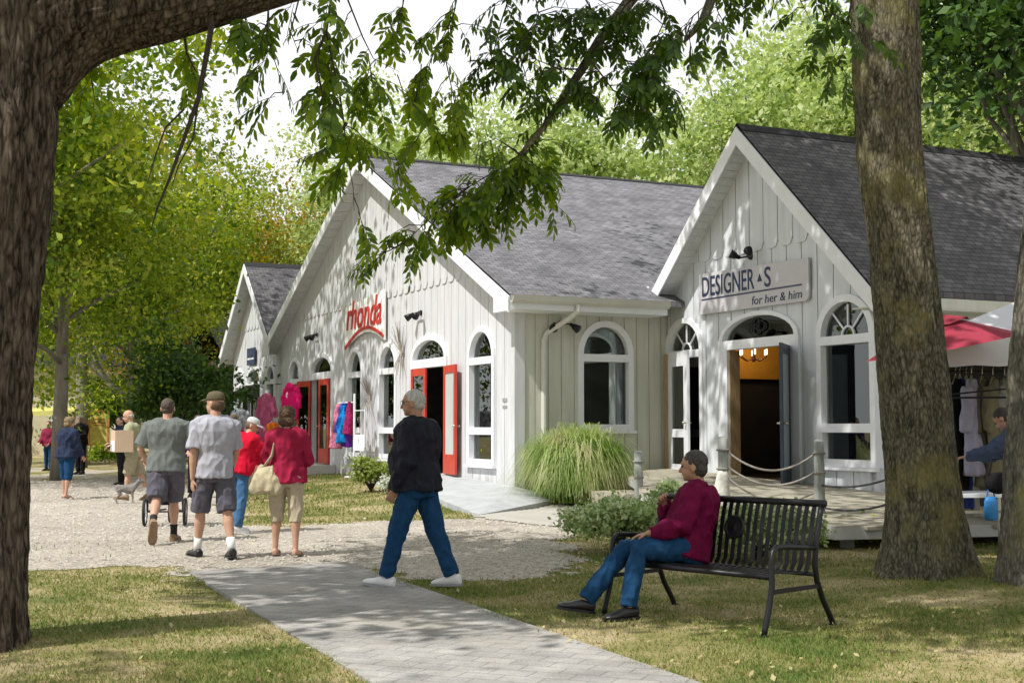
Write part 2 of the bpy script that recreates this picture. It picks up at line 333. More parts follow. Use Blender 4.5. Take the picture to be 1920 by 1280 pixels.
def paver_cols(N, L, tc):
    mp = N('Mapping'); mp.inputs['Rotation'].default_value = (0, 0, math.atan2(0.388, 0.921)); L(tc.outputs['Object'], mp.inputs[0])
    w = N('TexNoise', i_Scale=3.0, i_Detail=2); L(mp.outputs[0], w.inputs['Vector'])
    wm = N('MixRGB', i_0=0.02); L(mp.outputs[0], wm.inputs[1]); L(w.outputs['Color'], wm.inputs[2])
    br = N('TexBrick', offset=0.5, i_Scale=1.0); br.inputs['Brick Width'].default_value = 0.245; br.inputs['Row Height'].default_value = 0.165; br.inputs['Mortar Size'].default_value = 0.006
    br.inputs['Color1'].default_value = (0.35, 0.33, 0.305, 1); br.inputs['Color2'].default_value = (0.30, 0.288, 0.272, 1); br.inputs['Mortar'].default_value = (0.22, 0.21, 0.19, 1); br.inputs['Bias'].default_value = 0.1
    br.inputs['Mortar Smooth'].default_value = 0.4
    L(wm.outputs[0], br.inputs['Vector'])
    n = N('TexNoise', i_Scale=1.6, i_Detail=8, i_Roughness=0.7); L(tc.outputs['Object'], n.inputs['Vector'])
    nr = ramp(N, [(0.3, (0.25, 0.25, 0.25)), (0.7, (0.75, 0.75, 0.75))]); L(n.outputs['Fac'], nr.inputs[0]); m = N('MixRGB', blend_type='OVERLAY', i_0=0.7); L(br.outputs['Color'], m.inputs[1]); L(nr.outputs[0], m.inputs[2])
    n3 = N('TexNoise', i_Scale=60.0, i_Detail=3); L(tc.outputs['Object'], n3.inputs['Vector'])
    m3 = N('MixRGB', blend_type='OVERLAY', i_0=0.35); L(m.outputs[0], m3.inputs[1]); L(n3.outputs['Fac'], m3.inputs[2])
    n5 = N('TexNoise', i_Scale=0.7, i_Detail=5, i_Roughness=0.7); L(tc.outputs['Object'], n5.inputs['Vector']); r5 = ramp(N, [(0.52, (0, 0, 0)), (0.72, (0.6, 0.6, 0.6))]); L(n5.outputs['Fac'], r5.inputs[0])
    m5 = N('MixRGB'); m5.inputs[2].default_value = (0.40, 0.36, 0.29, 1); L(r5.outputs[0], m5.inputs[0]); L(m3.outputs[0], m5.inputs[1]); return m5.outputs[0], br.outputs['Fac']
LAWN = ground_mat('dry_lawn_soil', lawn_cols, 0.6, 60)
GRAVELM = ground_mat('pale_gravel', gravel_cols, 0.7, 70)
PAVER = ground_mat('grey_concrete_pavers', paver_cols, 0.35, 50)
SANDC = ground_mat('sandy_concrete', lambda N, L, tc: (lambda n, r: (L(tc.outputs['Object'], n.inputs['Vector']), L(n.outputs['Fac'], r.inputs[0]), r.outputs[0])[2])(N('TexNoise', i_Scale=1.3, i_Detail=8, i_Roughness=0.7), ramp(N, [(0.3, (0.36, 0.34, 0.30)), (0.7, (0.46, 0.44, 0.39))])), 0.25, 70)

gx = np.concatenate([[-700, -300, -140], np.arange(-70, -12, 3.0), np.arange(-12, 12, 0.3), np.arange(12, 60, 3.0), [90, 140, 300, 700]])
gy = np.concatenate([[-200, -60, -20], np.arange(-8, 5, 1.5), np.arange(5, 32, 0.3), np.arange(32, 90, 3.0), [120, 200, 400, 900]])
X, Y = np.meshgrid(gx, gy, indexing='ij'); Z = hgt(X, Y) + (vnoise(X, Y, 0.8, 3) - 0.5) * 0.03 * (np.hypot(X, Y) < 40)
vs = np.stack([X, Y, Z - 0.005], -1).reshape(-1, 3); ny = len(gy)
fs = [(i * ny + j, (i + 1) * ny + j, (i + 1) * ny + j + 1, i * ny + j + 1) for i in range(len(gx) - 1) for j in range(ny - 1)]
me = bpy.data.meshes.new('lawn'); me.from_pydata([tuple(v) for v in vs], [], fs)
tag(link('lawn', me, LAWN, smooth=True), kind='structure')
def jitter(x, y, e, seed): return [(vnoise(x, y, 1.3, seed + k) - 0.5) * e + (vnoise(x, y, 5, seed + k + 1) - 0.5) * e * 0.6 + (vnoise(x, y, 17, seed + k + 5) - 0.5) * e * 0.35 for k in (0, 2)]
def sheet(name, poly, mat, lift, cell, rough_edge=0.0, seed=1):
    xs = [p[0] for p in poly]; ys = [p[1] for p in poly]; out = []; seen = {}
    gx = np.arange(min(xs) - cell, max(xs) + 2 * cell, cell); gy = np.arange(min(ys) - cell, max(ys) + 2 * cell, cell)
    X, Y = np.meshgrid(gx, gy, indexing='ij'); cx = X[:-1, :-1] + cell / 2; cy = Y[:-1, :-1] + cell / 2
    jx, jy = jitter(cx, cy, rough_edge, seed)
    m = inpoly(cx + jx, cy + jy, poly); Z = hgt(X, Y) + lift + (vnoise(X, Y, 0.8, 3) - 0.5) * 0.03
    I, J = np.nonzero(m); P = np.stack([X, Y, Z], -1)
    q = np.stack([P[I, J], P[I + 1, J], P[I + 1, J + 1], P[I, J + 1]], 1)
    me = faces_mesh(name, q); bm = bmesh.new(); bm.from_mesh(me); bmesh.ops.remove_doubles(bm, verts=bm.verts, dist=1e-4); bm.to_mesh(me); bm.free()
    return tag(link(name, me, mat, smooth=True), kind='structure')
sheet('gravel_road', GRAVEL, GRAVELM, 0.001, 0.06, 0.6)
sheet('concrete_walkway', WALK, SANDC, 0.012, 0.1, 0.12, 9)
b = MB()                                                  # the paved path: a slab cut into short lengths so that it follows the ground
n = 60
for k in range(n):
    a0, a1 = k / n, (k + 1) / n
    l0 = V(*PATH[0], 0).lerp(V(*PATH[3], 0), a0); l1 = V(*PATH[0], 0).lerp(V(*PATH[3], 0), a1); r0 = V(*PATH[1], 0).lerp(V(*PATH[2], 0), a0); r1 = V(*PATH[1], 0).lerp(V(*PATH[2], 0), a1)
    b.add([p + V(0, 0, 0.018) for p in (l0, l1, r1, r0)], [(0, 1, 2, 3)])
for s_ in (0, 1):
    A, B = (PATH[0], PATH[3]) if s_ == 0 else (PATH[1], PATH[2])
    b.add([V(*A, 0.018), V(*B, 0.018), V(*B, -0.05), V(*A, -0.05)], [(0, 1, 2, 3)])
tag(b.build('paved_path', PAVER), kind='structure')
# painted ramp from the near red door down along the shop front
b = MB()
rt_ = [(-1.0, 5.45, 0.43), (0.02, 5.45, 0.43), (0.02, 3.2, 0.43), (0.0, 0.05, 0.33), (0.45, -0.95, 0.13), (-2.0, -2.85, 0.02), (-1.6, 2.2, 0.36)]
top = [bw(x - 0.005, y, z) for x, y, z in rt_]; bot = [V(p.x, p.y, p.z - 0.3) for p in top]
vs = top + bot; n = len(top)
b.add(vs, [(0, 1, 2), (0, 2, 6), (2, 3, 6), (3, 4, 5), (3, 5, 6)] + [(i, (i + 1) % n, n + (i + 1) % n, n + i) for i in range(n)])
tag(b.build('ramp', GREYPAINT), kind='structure')
b = MB()                                                  # two steps at the far red door
R4 = Matrix.Translation(P1) @ Matrix.Rotation(AB, 4, 'Z')
b.box((-1.0, 11.0, 0.1), (-0.01, 13.9, 0.44), R4); b.box((-1.45, 10.7, 0.05), (-1.003, 13.6, 0.28), R4)
tag(b.build('concrete_steps', CONC), 'two pale concrete steps below the far red double door', 'steps')

# ------------------------------------------------------------------ buildings
def arch(a, w, zb, zs, rise, n=14):                       # outline: straight sides from zb to zs, rounded top
    o = [(a - w / 2, zb), (a + w / 2, zb)]
    for k in range(n + 1):
        t = math.pi * k / n; o.append((a + w / 2 * math.cos(t), zs + rise * math.sin(t)))
    return o
def rect(a0, a1, z0, z1): return [(a0, z0), (a1, z0), (a1, z1), (a0, z1)]
def half(a, w, zs, rise, n=14): return [(a + w / 2 * math.cos(math.pi * k / n), zs + rise * math.sin(math.pi * k / n)) for k in range(n + 1)]
def window(P, root, a, w, zb, zs, rise, bars, sun=False, trim=0.11, name='window', mat=WHITE, sill=True):
    """arched window: white frame with openings between its bars, one glass pane behind, a sill"""
    zc = [zb] + [z for z in bars] + [zs]
    holes = []; g = 0.045
    for k in range(len(bars)):
        lo = zb if k == 0 else bars[k - 1] + g * 1.6; holes.append(rect(a - w / 2, a + w / 2, lo, bars[k] - g * 1.6))
    hb = zb if not bars else bars[-1] + g * 1.6
    holes.append(half(a, w, hb if bars else zs, rise + (zs - hb if bars else 0)))
    m = MB().plate(P, arch(a, w + 2 * trim, zb - trim, zs, rise + trim), holes, -0.12, 0.045)
    if sun:                                               # sunburst bars in the arch
        zz = hb; r0 = 0.15; pr = [(a + r0 * math.cos(math.pi * k / 10), zz + r0 * math.sin(math.pi * k / 10)) for k in range(11)]
        for k in range(10): m.bar(P(*pr[k], -0.05), P(*pr[k + 1], -0.05), 0.03)
        for an in (45, 90, 135):
            c, s_ = math.cos(math.radians(an)), math.sin(math.radians(an)); ro = 1 / math.hypot(c / (w / 2), s_ / rise)
            m.bar(P(a + r0 * c, zz + r0 * s_, -0.05), P(a + ro * c, zz + ro * s_, -0.05), 0.026)
    f = m.build(name, mat, root)
    MB().plate(P, arch(a, w + 0.02, zb - 0.01, zs, rise + 0.01), [], -0.085, -0.075).build('pane', GLASS, f)
    if sill:
        s = MB(); q = [P(x, z, c) for x in (a - w / 2 - trim - 0.04, a + w / 2 + trim + 0.04) for z in (zb - trim - 0.055, zb - trim - 0.003) for c in (0.0, 0.09)]
        s.add(q, [(0, 1, 3, 2), (4, 6, 7, 5), (0, 4, 5, 1), (2, 3, 7, 6), (0, 2, 6, 4), (1, 5, 7, 3)]).build('sill', mat, f)
    return f
def leaf_door(P, root, hinge, width, ang, z0, z1, mat, label, panes, stile=0.13, side=1, thick=0.045, edge=None, panemat=GLASS):
    """a door leaf turned about its hinge by ang degrees (0 = shut); side = direction along the wall from the hinge"""
    ca, sa = math.cos(math.radians(ang)), math.sin(math.radians(ang))
    def Q(a, b, c): return P(hinge + side * (a * ca) - side * sa * c, b, 0.05 + a * sa + ca * c)
    m = MB().plate(Q, rect(0.01, width, z0, z1), [rect(stile, width - stile, p0, p1) for p0, p1 in panes], 0, thick)
    d = m.build('door', mat, root); tag(d, label)
    for p0, p1 in panes: MB().plate(Q, rect(stile - 0.01, width - stile + 0.01, p0 - 0.01, p1 + 0.01), [], thick * 0.35, thick * 0.6).build('pane', panemat, d)
    h = MB()
    for c0, c1 in ((thick, thick + 0.06), (-0.06, 0)):
        h.tube([Q(width - 0.07, z0 + 1.0, c0), Q(width - 0.07, z0 + 1.0, c1)], 0.014, 8); h.ell(Q(width - 0.07, z0 + 1.0, c1 if c0 else c0), (0.032, 0.032, 0.032), None, 10, 7)
    h.build('handle', STEEL, d, True); return d
def gable_roof(root, y_r, z_r, y_n, z_n, y_f, z_f, x0, x1, mat, name='roof', th=0.10):
    """two shingled slopes with uv in metres"""
    me = bpy.data.meshes.new(name); bm = bmesh.new(); uvl = bm.loops.layers.uv.new('UVMap')
    for (ye, ze) in ((y_n, z_n), (y_f, z_f)):
        ln = math.hypot(ye - y_r, ze - z_r)
        for dz, fl in ((0, 0), (-th, 1)):
            q = [(x0, ye, ze + dz), (x1, ye, ze + dz), (x1, y_r, z_r + dz), (x0, y_r, z_r + dz)]; uv = [(x0, 0), (x1, 0), (x1, ln), (x0, ln)]
            vs = [bm.verts.new(p) for p in q]; f = bm.faces.new(vs)
            for l, u in zip(f.loops, uv): l[uvl].uv = u
        q = [(x0, ye, ze), (x1, ye, ze), (x1, ye, ze - th), (x0, ye, ze - th)]; f = bm.faces.new([bm.verts.new(p) for p in q])
        for l, u in zip(f.loops, [(x0, 0), (x1, 0), (x1, 0.1), (x0, 0.1)]): l[uvl].uv = u
    bm.to_mesh(me); bm.free()
    r = link(name, me, mat, root)
    c = MB(); sy = 0.16                                   # ridge cap
    sn = (z_r - z_n) / abs(y_n - y_r)
    c.add([(x0 - 0.01, y_r - sy, z_r - sy * sn + 0.02), (x0 - 0.01, y_r, z_r + 0.03), (x0 - 0.01, y_r + sy, z_r - sy * sn + 0.02), (x1, y_r - sy, z_r - sy * sn + 0.02), (x1, y_r, z_r + 0.03), (x1, y_r + sy, z_r - sy * sn + 0.02)], [(0, 1, 4, 3), (1, 2, 5, 4)])
    c.build('ridge_cap', SHINGLE_DARK, r); return r
def rake(root, y_r, z_r, ends, x_front, x_wall, w, mat=WHITE, th=0.10):
    """white barge boards and boarded soffit below the roof edge of a gable end; ends = [(y_e, z_e), ...]"""
    f = MB(); s = MB()
    for (ye, ze) in ends:
        up = V(0, 0, -th); A = V(x_front, y_r, z_r) + up; B = V(x_front, ye, ze) + up
        for q0, q1, xa, xb, dz0, dz1 in ((A, B, -0.03, 0.0, 0.06, -w),):
            vs = [V(q.x + dx, q.y, q.z + dz) for q in (q0, q1) for dx in (xa, xb) for dz in (dz0, dz1)]
            f.add(vs, [(0, 1, 3, 2), (4, 6, 7, 5), (0, 4, 5, 1), (2, 3, 7, 6), (0, 2, 6, 4), (1, 5, 7, 3)])
        n = 24                                            # soffit boards
        for k in range(n):
            p = A.lerp(B, (k + 0.06) / n); q = A.lerp(B, (k + 0.98) / n); z = -w * 0.55
            s.add([V(x_front + 0.003, p.y, p.z + z), V(x_wall + 0.15, p.y, p.z + z), V(x_wall + 0.15, q.y, q.z + z), V(x_front + 0.003, q.y, q.z + z),
                   V(x_front + 0.003, p.y, p.z + z + 0.02), V(x_wall + 0.15, p.y, p.z + z + 0.02), V(x_wall + 0.15, q.y, q.z + z + 0.02), V(x_front + 0.003, q.y, q.z + z + 0.02)],
                  [(0, 1, 2, 3), (7, 6, 5, 4), (0, 4, 5, 1), (2, 6, 7, 3), (0, 3, 7, 4), (1, 5, 6, 2)])
    fb = f.build('barge_board', mat, root); s.build('soffit', SIDING_GREY, root); return fb
def gable_front(P, root, a0, a1, zb, eave, apex_a, apex_z, zsc, holes, mat, pitch=0.4, off=0.0, name='wall', gw=0.009):
    """boarded gable front: backing wall with openings, boards with gaps below zsc, overlapping board tails above it"""
    out = [(a0, zb), (a1, zb), (a1, eave), (apex_a, apex_z), (a0, eave)]
    if a0 > a1: out = out[::-1]
    w = MB().plate(P, out, holes, -0.16, -0.02)
    sl = (apex_z - eave) / abs(a1 - apex_a)
    top = lambda a: apex_z - sl * abs(a - apex_a)
    ac = abs(apex_z - zsc) / sl
    lo = [(a0, zb), (a1, zb), (a1, eave)]
    lo += [(apex_a + (ac if a1 > a0 else -ac), zsc + 0.1), (apex_a - (ac if a1 > a0 else -ac), zsc + 0.1), (a0, eave)] if zsc > eave else [(a0, eave)]
    w.plate(P, lo, holes, -0.02, 0.0, (pitch, off), gw)
    k0 = math.floor((min(a0, a1) - off) / pitch) - 1
    for k in range(k0, k0 + int(abs(a1 - a0) / pitch) + 4):  # upper boards, half a board out of step, with clipped tails
        l = off + (k + 0.5) * pitch + 0.01; r = l + pitch - 0.02
        pts = [(l, zsc + 0.14), (l + 0.05, zsc + 0.03), (l + 0.11, zsc), (r - 0.11, zsc), (r - 0.05, zsc + 0.03), (r, zsc + 0.14)]
        tl, tr = top(l), top(r)
        if max(tl, tr) < zsc + 0.05: continue
        if min(tl, tr) < zsc + 0.2:
            m_ = [(l, max(zsc, tl)), (r, max(zsc, tr))]; pts = [(l, zsc + 0.0), (r, zsc + 0.0)]
            hi = max(tl, tr)
            if tl < tr: pts = [(l + (zsc + 0.02 - tl) / sl if tl < zsc + 0.02 else l, zsc + 0.02), (r, zsc + 0.02), (r, tr)] + ([(l, tl)] if tl > zsc + 0.02 else [])
            else: pts = [(l, zsc + 0.02), (r - (zsc + 0.02 - tr) / sl if tr < zsc + 0.02 else r, zsc + 0.02)] + ([(r, tr)] if tr > zsc + 0.02 else []) + [(l, tl)]
        else:
            pts += [(r, tr)] + ([(apex_a, apex_z)] if l < apex_a < r else []) + [(l, tl)]
        w.plate(P, pts, [], -0.018, 0.022)
    return w.build(name, mat, root)
def room(root, x0, x1, y0, y1, z0, z1, mat=ROOM):
    b = MB(); v = [(x, y, z) for x in (x0, x1) for y in (y0, y1) for z in (z0, z1)]
    b.add(v, [(0, 1, 3, 2), (4, 5, 7, 6), (0, 1, 5, 4), (2, 3, 7, 6), (0, 2, 6, 4), (1, 3, 7, 5)][1:]); return b.build('interior', mat, root)

# ---- the big white shop with the red doors
shop = thing('shop_building', 'large white boarded gable shop with arched windows and red double doors', 'building', P1, AB)
PF = lambda a, z, c: V(-c, a, z)                          # its gable front: a along the front, c out of the wall
WIN = [(1.55, 1.1), (7.0, 1.02), (9.42, 1.02), (14.9, 1.02)]; DOORS = [4.38, 12.3]
holes = [arch(a, w + 0.03, 0.79, 2.83, 0.525) for a, w in WIN] + [arch(a, 1.88, 0.44, 2.94, 0.41) for a in DOORS]
gable_front(PF, shop, 0, 16.4, 0.0, 3.98, 8.2, 7.93, 4.5, holes, SIDING, 0.38, 0.1)
for a, w in WIN: window(PF, shop, a, w, 0.8, 2.83, 0.51, [1.36, 2.76])
for a in DOORS:                                           # door frame with fanlight
    f = MB().plate(PF, arch(a, 2.1, 0.44, 2.94, 0.52), [rect(a - 0.93, a + 0.93, 0.441, 2.74), half(a, 1.86, 2.93, 0.41)], -0.14, 0.045).build('door_frame', WHITE, shop)
    MB().plate(PF, half(a, 1.9, 2.92, 0.43), [], -0.085, -0.075).build('pane', GLASS, f)
PANES = [(0.45 + 0.42, 2.57)]
PALE_PANE = pmat('pale_opaque_pane', (0.55, 0.60, 0.58), 0.25, 2, 0.06, spec=0.6)  # even pale colour on a solid pane
leaf_door(PF, shop, 5.29, 0.90, 0, 0.46, 2.73, RED, 'shut red leaf of the near double door', PANES, side=-1)
leaf_door(PF, shop, 3.46, 0.93, 173, 0.46, 2.73, RED, 'open red leaf of the near double door, folded back to the wall, with a pale opaque pane', PANES, side=1, panemat=PALE_PANE)
leaf_door(PF, shop, 11.4, 0.90, 0, 0.46, 2.73, RED, 'shut red leaf of the far double door', PANES, side=1)
leaf_door(PF, shop, 13.2, 0.93, 172, 0.46, 2.73, RED, 'open red leaf of the far double door', PANES, side=-1)
# side wall in the corner between the two shops
PS = lambda a, z, c: V(a, -c, z)
hs = [arch(1.95, 1.02, 1.48, 2.88, 0.515)]
w = MB().plate(PS, rect(0, 3.38, 0.0, 3.66), hs, -0.16, -0.02); w.plate(PS, rect(0.17, 3.36, 0.0, 3.64), hs, -0.02, 0.0, (0.28, 0.14)); w.build('wall', SIDING_TAN, shop)
window(PS, shop, 1.95, 1.0, 1.49, 2.88, 0.51, [2.78], trim=0.12)
b = MB(); b.box((-0.026, -0.026, 0.0), (0.0, 0.12, 3.6)); b.box((0.0, -0.026, 0.0), (0.19, 0.0, 3.6)); b.build('corner_board', SIDING, shop)
b = MB(); b.box((0.0, 16.4, 0), (20, 16.55, 3.9)); b.box((3.38, 0.02, 0), (20, 0.15, 3.6)); b.box((20, 0, 0), (20.15, 16.4, 7)); b.build('rear_wall', SIDING, shop)
room(shop, 0.16, 6, 0.2, 16.2, 0.42, 3.5, ROOM_PALE)
SLP = (8.12 - 3.88) / 8.85
gable_roof(shop, 8.2, 8.12, -0.65, 3.88, 17.05, 3.88, -0.42, 20.5, SHINGLE)
rake(shop, 8.2, 8.12, [(-0.65, 3.88), (17.05, 3.88)], -0.42, 0.0, 0.24)
b = MB()                                                  # boxed eave ends and eave soffit
for sg, y0, y1 in ((1, -0.65, 0.02), (-1, 17.05, 16.38)):
    m = [(y0, 3.78), (y0, 3.58), (y1, 3.58), (y1, 3.78 + SLP * 0.62)]
    MB().plate(lambda a, z, c: V(-c, a, z), m, [], 0.385, 0.448).build('eave_return', WHITE, shop)
b.add([(-0.40, -0.63, 3.6), (2.98, -0.63, 3.6), (2.98, 0.0, 3.6), (-0.40, 0.0, 3.6)], [(0, 1, 2, 3)])
b.build('eave_soffit', WHITE, shop); MB().box((-0.386, -0.65, 3.603), (2.98, -0.62, 3.775)).build('fascia', WHITE, shop)
g = MB()                                                  # gutter with an open trough and the downspout that bends back to the wall
prof = [(-0.655, 3.86), (-0.655, 3.74), (-0.71, 3.725), (-0.76, 3.77), (-0.775, 3.865), (-0.765, 3.865), (-0.75, 3.78), (-0.71, 3.74), (-0.665, 3.75), (-0.665, 3.86)]
g.rings([[V(x, y, z) for y, z in prof] for x in (-0.40, 2.98)]); gu = g.build('gutter', pmat('beige_gutter_paint', (0.55, 0.55, 0.49), 0.5, 3, 0.06), shop)
MB().tube([(0.98, -0.70, 3.74), (0.98, -0.70, 3.62), (0.9, -0.55, 3.5), (0.62, -0.09, 3.22), (0.58, -0.05, 3.08), (0.58, -0.05, 0.6)], 0.052, 8).build('downspout', pmat('beige_downspout_paint', (0.60, 0.60, 0.55), 0.5, 3, 0.06), shop)
b = MB(); b.box((-0.012, 0.35, 1.92), (-0.003, 0.55, 1.99)); b.box((-0.012, 0.35, 1.80), (-0.003, 0.55, 1.85)); b.build('wall_plate', pmat('grey_plate', (0.3, 0.3, 0.3), 0.6), shop)

# ---- the nearer pale shop with the deck; far small shop mirrors it
shop2 = thing('shop_building', 'nearer pale grey gable shop with scalloped boards, open blue door and wooden deck', 'building', bw(3.38, 0), AB)
PB = lambda a, z, c: V(-c, -a, z)
hol = [arch(0.63, 1.16, 0.56, 2.97, 0.51), arch(3.06, 2.2, 0.45, 3.04, 0.43), arch(5.45, 1.23, 0.90, 2.97, 0.515)]
gable_front(PB, shop2, 0, 6.12, 0.0, 3.86, 3.06, 6.66, 4.6, hol, SIDING_GREY, 0.42, 0.12, gw=0.013)
window(PB, shop2, 5.45, 1.2, 0.91, 2.97, 0.51, [1.42, 2.86], True, 0.12)
window(PB, shop2, 0.63, 1.12, 0.60, 2.97, 0.50, [2.86], True, 0.10, sill=False)
f = MB().plate(PB, arch(3.06, 2.40, 0.44, 3.0, 0.52), [rect(2.13, 3.99, 0.441, 2.86), half(3.06, 2.16, 3.03, 0.41)], -0.14, 0.05).build('door_frame', WHITE, shop2)
MB().plate(PB, half(3.06, 2.2, 3.02, 0.43), [], -0.085, -0.075).build('pane', GLASS, f)
MB().box((-0.0, -2.16, 0.46), (0.22, -2.135, 2.85)).build('door_jamb', TANWOOD, shop2)
dd = leaf_door(PB, shop2, 3.97, 0.93, 134, 0.50, 2.84, DARKBLUE, 'dark slate blue door leaf standing open', [(0.75, 2.68)], stile=0.12, side=-1, panemat=PALEBLUE)
# white screen door leaf standing in front of the left window
leaf_door(PB, shop2, 0.14, 0.98, 9, 0.52, 2.90, WHITE, 'white glazed screen door leaf in front of the left window', [(0.72, 1.24), (1.40, 2.62)], stile=0.2, side=1)
MB().bar(PB(0.13, 0.5, 0.12), PB(0.13, 2.88, 0.12), 0.06).build('door_post', TANWOOD, shop2)
b = MB(); b.box((0.0, -6.12, 0), (14, -6.0, 3.8)); b.box((0.3, 0.0, 3.7), (14, 0.1, 4.0)); b.box((14, -6.0, 0), (14.1, 0, 6.5)); b.build('rear_wall', SIDING_GREY, shop2)
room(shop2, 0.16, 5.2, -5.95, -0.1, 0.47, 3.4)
MB().box((5.0, -5.8, 2.45), (5.15, -0.2, 3.38)).build('orange_wall', ORANGE, shop2)
MB().box((0.9, -0.2, 2.42), (4.99, -0.12, 3.38)).build('orange_wall', ORANGE, shop2)
b = MB()
for k in range(5): b.box((3.6, -5.5, 0.7 + 0.42 * k), (4.2, -2.6, 0.74 + 0.42 * k))
for y in (-5.5, -4.05, -2.62): b.box((3.6, y, 0.47), (4.2, y + 0.03, 2.45))
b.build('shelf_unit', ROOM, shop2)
gable_roof(shop2, -3.06, 6.86, -6.62, 3.58, -0.02, 4.06, -0.42, 14.4, SHINGLE_DARK)
rake(shop2, -3.06, 6.86, [(-6.62, 3.58), (0.02, 4.03)], -0.42, 0.0, 0.27)
MB().box((-0.40, -6.62, 3.28), (14.3, -6.10, 3.30)).build('eave_soffit', SIDING_TAN, shop2); MB().box((-0.39, -6.62, 3.303), (14.3, -6.59, 3.47)).build('fascia', SIDING_TAN, shop2)
MB().bar((-0.62, 0.30, 4.02), (-0.40, 0.02, 4.20), 0.03, 0.10).build('flashing', WHITE, shop2)
if False: MB().add([(-1.0, 0.28, 4.25), (-0.44, 0.02, 4.0), (-0.44, 0.36, 4.42), (-0.44, -0.05, 3.85), (-0.98, 0.2, 4.28), (-0.44, 0.34, 4.5)], [(0, 3, 2), (4, 1, 5), (0, 4, 5, 2)]).build('flashing', WHITE, shop2)

shop0 = thing('shop_building', 'small far white gable shop beyond the big one with a dark door', 'building', bw(0, 16.4), AB)
PZ = lambda a, z, c: V(-c, a, z)
hol = [arch(1.15, 0.86, 0.85, 2.95, 0.36), arch(3.25, 1.6, 0.45, 2.92, 0.40), arch(5.2, 0.86, 0.85, 2.95, 0.36)]
gable_front(PZ, shop0, 0, 6.1, 0.0, 4.0, 3.05, 6.5, 4.6, hol, SIDING, 0.4, 0.1)
window(PZ, shop0, 1.15, 0.85, 0.86, 2.95, 0.35, [1.42, 2.84], False, 0.1)
window(PZ, shop0, 5.2, 0.85, 0.86, 2.95, 0.35, [1.42, 2.84], False, 0.1)
f = MB().plate(PZ, arch(3.25, 1.8, 0.44, 2.92, 0.5), [rect(2.47, 4.03, 0.441, 2.76), half(3.25, 1.58, 2.9, 0.4)], -0.14, 0.045).build('door_frame', WHITE, shop0)
MB().plate(PZ, half(3.25, 1.62, 2.89, 0.42), [], -0.085, -0.075).build('pane', GLASS, f)
b = MB().plate(PZ, rect(2.35, 4.15, 0.44, 2.80), [rect(2.5, 4.0, 0.45, 2.62)], 0.047, 0.09); b.build('door_surround', BLACK, shop0)
leaf_door(PZ, shop0, 2.5, 0.75, 0, 0.46, 2.6, BLACK, 'shut dark glazed door leaf', [(0.8, 2.45)], side=1)
leaf_door(PZ, shop0, 4.0, 0.75, 100, 0.46, 2.6, BLACK, 'open dark glazed door leaf', [(0.8, 2.45)], side=-1)
b = MB(); b.box((0.0, 6.0, 0), (10, 6.1, 4)); b.box((10, 0, 0), (10.1, 6, 6)); b.build('rear_wall', SIDING, shop0)
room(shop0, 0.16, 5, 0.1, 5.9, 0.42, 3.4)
gable_roof(shop0, 3.05, 6.72, 0.12, 4.22, 6.45, 3.82, -0.42, 10, SHINGLE_DARK)
rake(shop0, 3.05, 6.72, [(0.12, 4.22), (6.45, 3.82)], -0.42, 0.0, 0.24)

# ---- deck: sloping boards on posts
dk = thing('deck', 'weathered wooden boardwalk deck in front of the open blue door', 'deck', bw(3.38, 0), AB)
zd = lambda u: 0.565 - 0.034 * (u - 2)
OUT = [(0.25, 0.01), (0.9, 1.6), (3.61, 2.8), (5.3, 3.8), (8.0, 4.3), (10.25, 4.15), (10.9, 0.0), (10.9, -6), (6.18, -6), (6.18, 0.01)]
b = MB(); u = 0.25
while u < 10.9:                                           # boards laid across, one strip each
    u1 = min(u + 0.135, 10.9); um = (u + u1) / 2
    ws = []
    for k in range(len(OUT)):
        (ua, wa), (ub, wb) = OUT[k], OUT[(k + 1) % len(OUT)]
        if (ua > um) != (ub > um): ws.append(wa + (wb - wa) * (um - ua) / (ub - ua))
    if len(ws) >= 2:
        lo, hi = min(ws), max(ws); z0, z1 = zd(u), zd(u1)
        b.add([V(-w_, -uu, z_ + dz) for uu, z_ in ((u + 0.004, z0), (u1 - 0.004, z1)) for w_ in (lo, hi) for dz in (0, -0.04)], [(0, 1, 3, 2), (4, 6, 7, 5), (0, 4, 5, 1), (2, 3, 7, 6), (0, 2, 6, 4), (1, 5, 7, 3)])
    u = u1
b.build('boards', DECKW, dk)
b = MB()
for k in range(1, 6):
    (ua, wa), (ub, wb) = OUT[k], OUT[k + 1]
    b.add([V(-(w_ + 0.015), -uu, zd(uu) + dz) for uu, w_ in ((ua, wa), (ub, wb)) for dz in (-0.006, -0.15)] + [V(-(w_ - 0.015), -uu, zd(uu) + dz) for uu, w_ in ((ua, wa), (ub, wb)) for dz in (-0.041, -0.15)], [(0, 1, 3, 2), (4, 5, 7, 6), (1, 5, 7, 3), (0, 4, 5, 1), (2, 6, 7, 3)])
b.build('fascia', pmat('grey_deck_fascia', (0.45, 0.45, 0.43), 0.8, 4, 0.12), dk)
b = MB()
for uu, ww in ((3.7, 2.5), (5.3, 3.4), (6.9, 3.8), (8.4, 3.9), (9.9, 3.7), (10.4, 1.0)): b.box((-ww - 0.06, -uu - 0.06, -0.2), (-ww + 0.06, -uu + 0.06, zd(uu) - 0.045))
b.build('support', GREYPOST, dk)
MB().box((-2.95, -3.75, 0.05), (-1.6, -2.2, 0.33)).build('step', DECKW, dk)
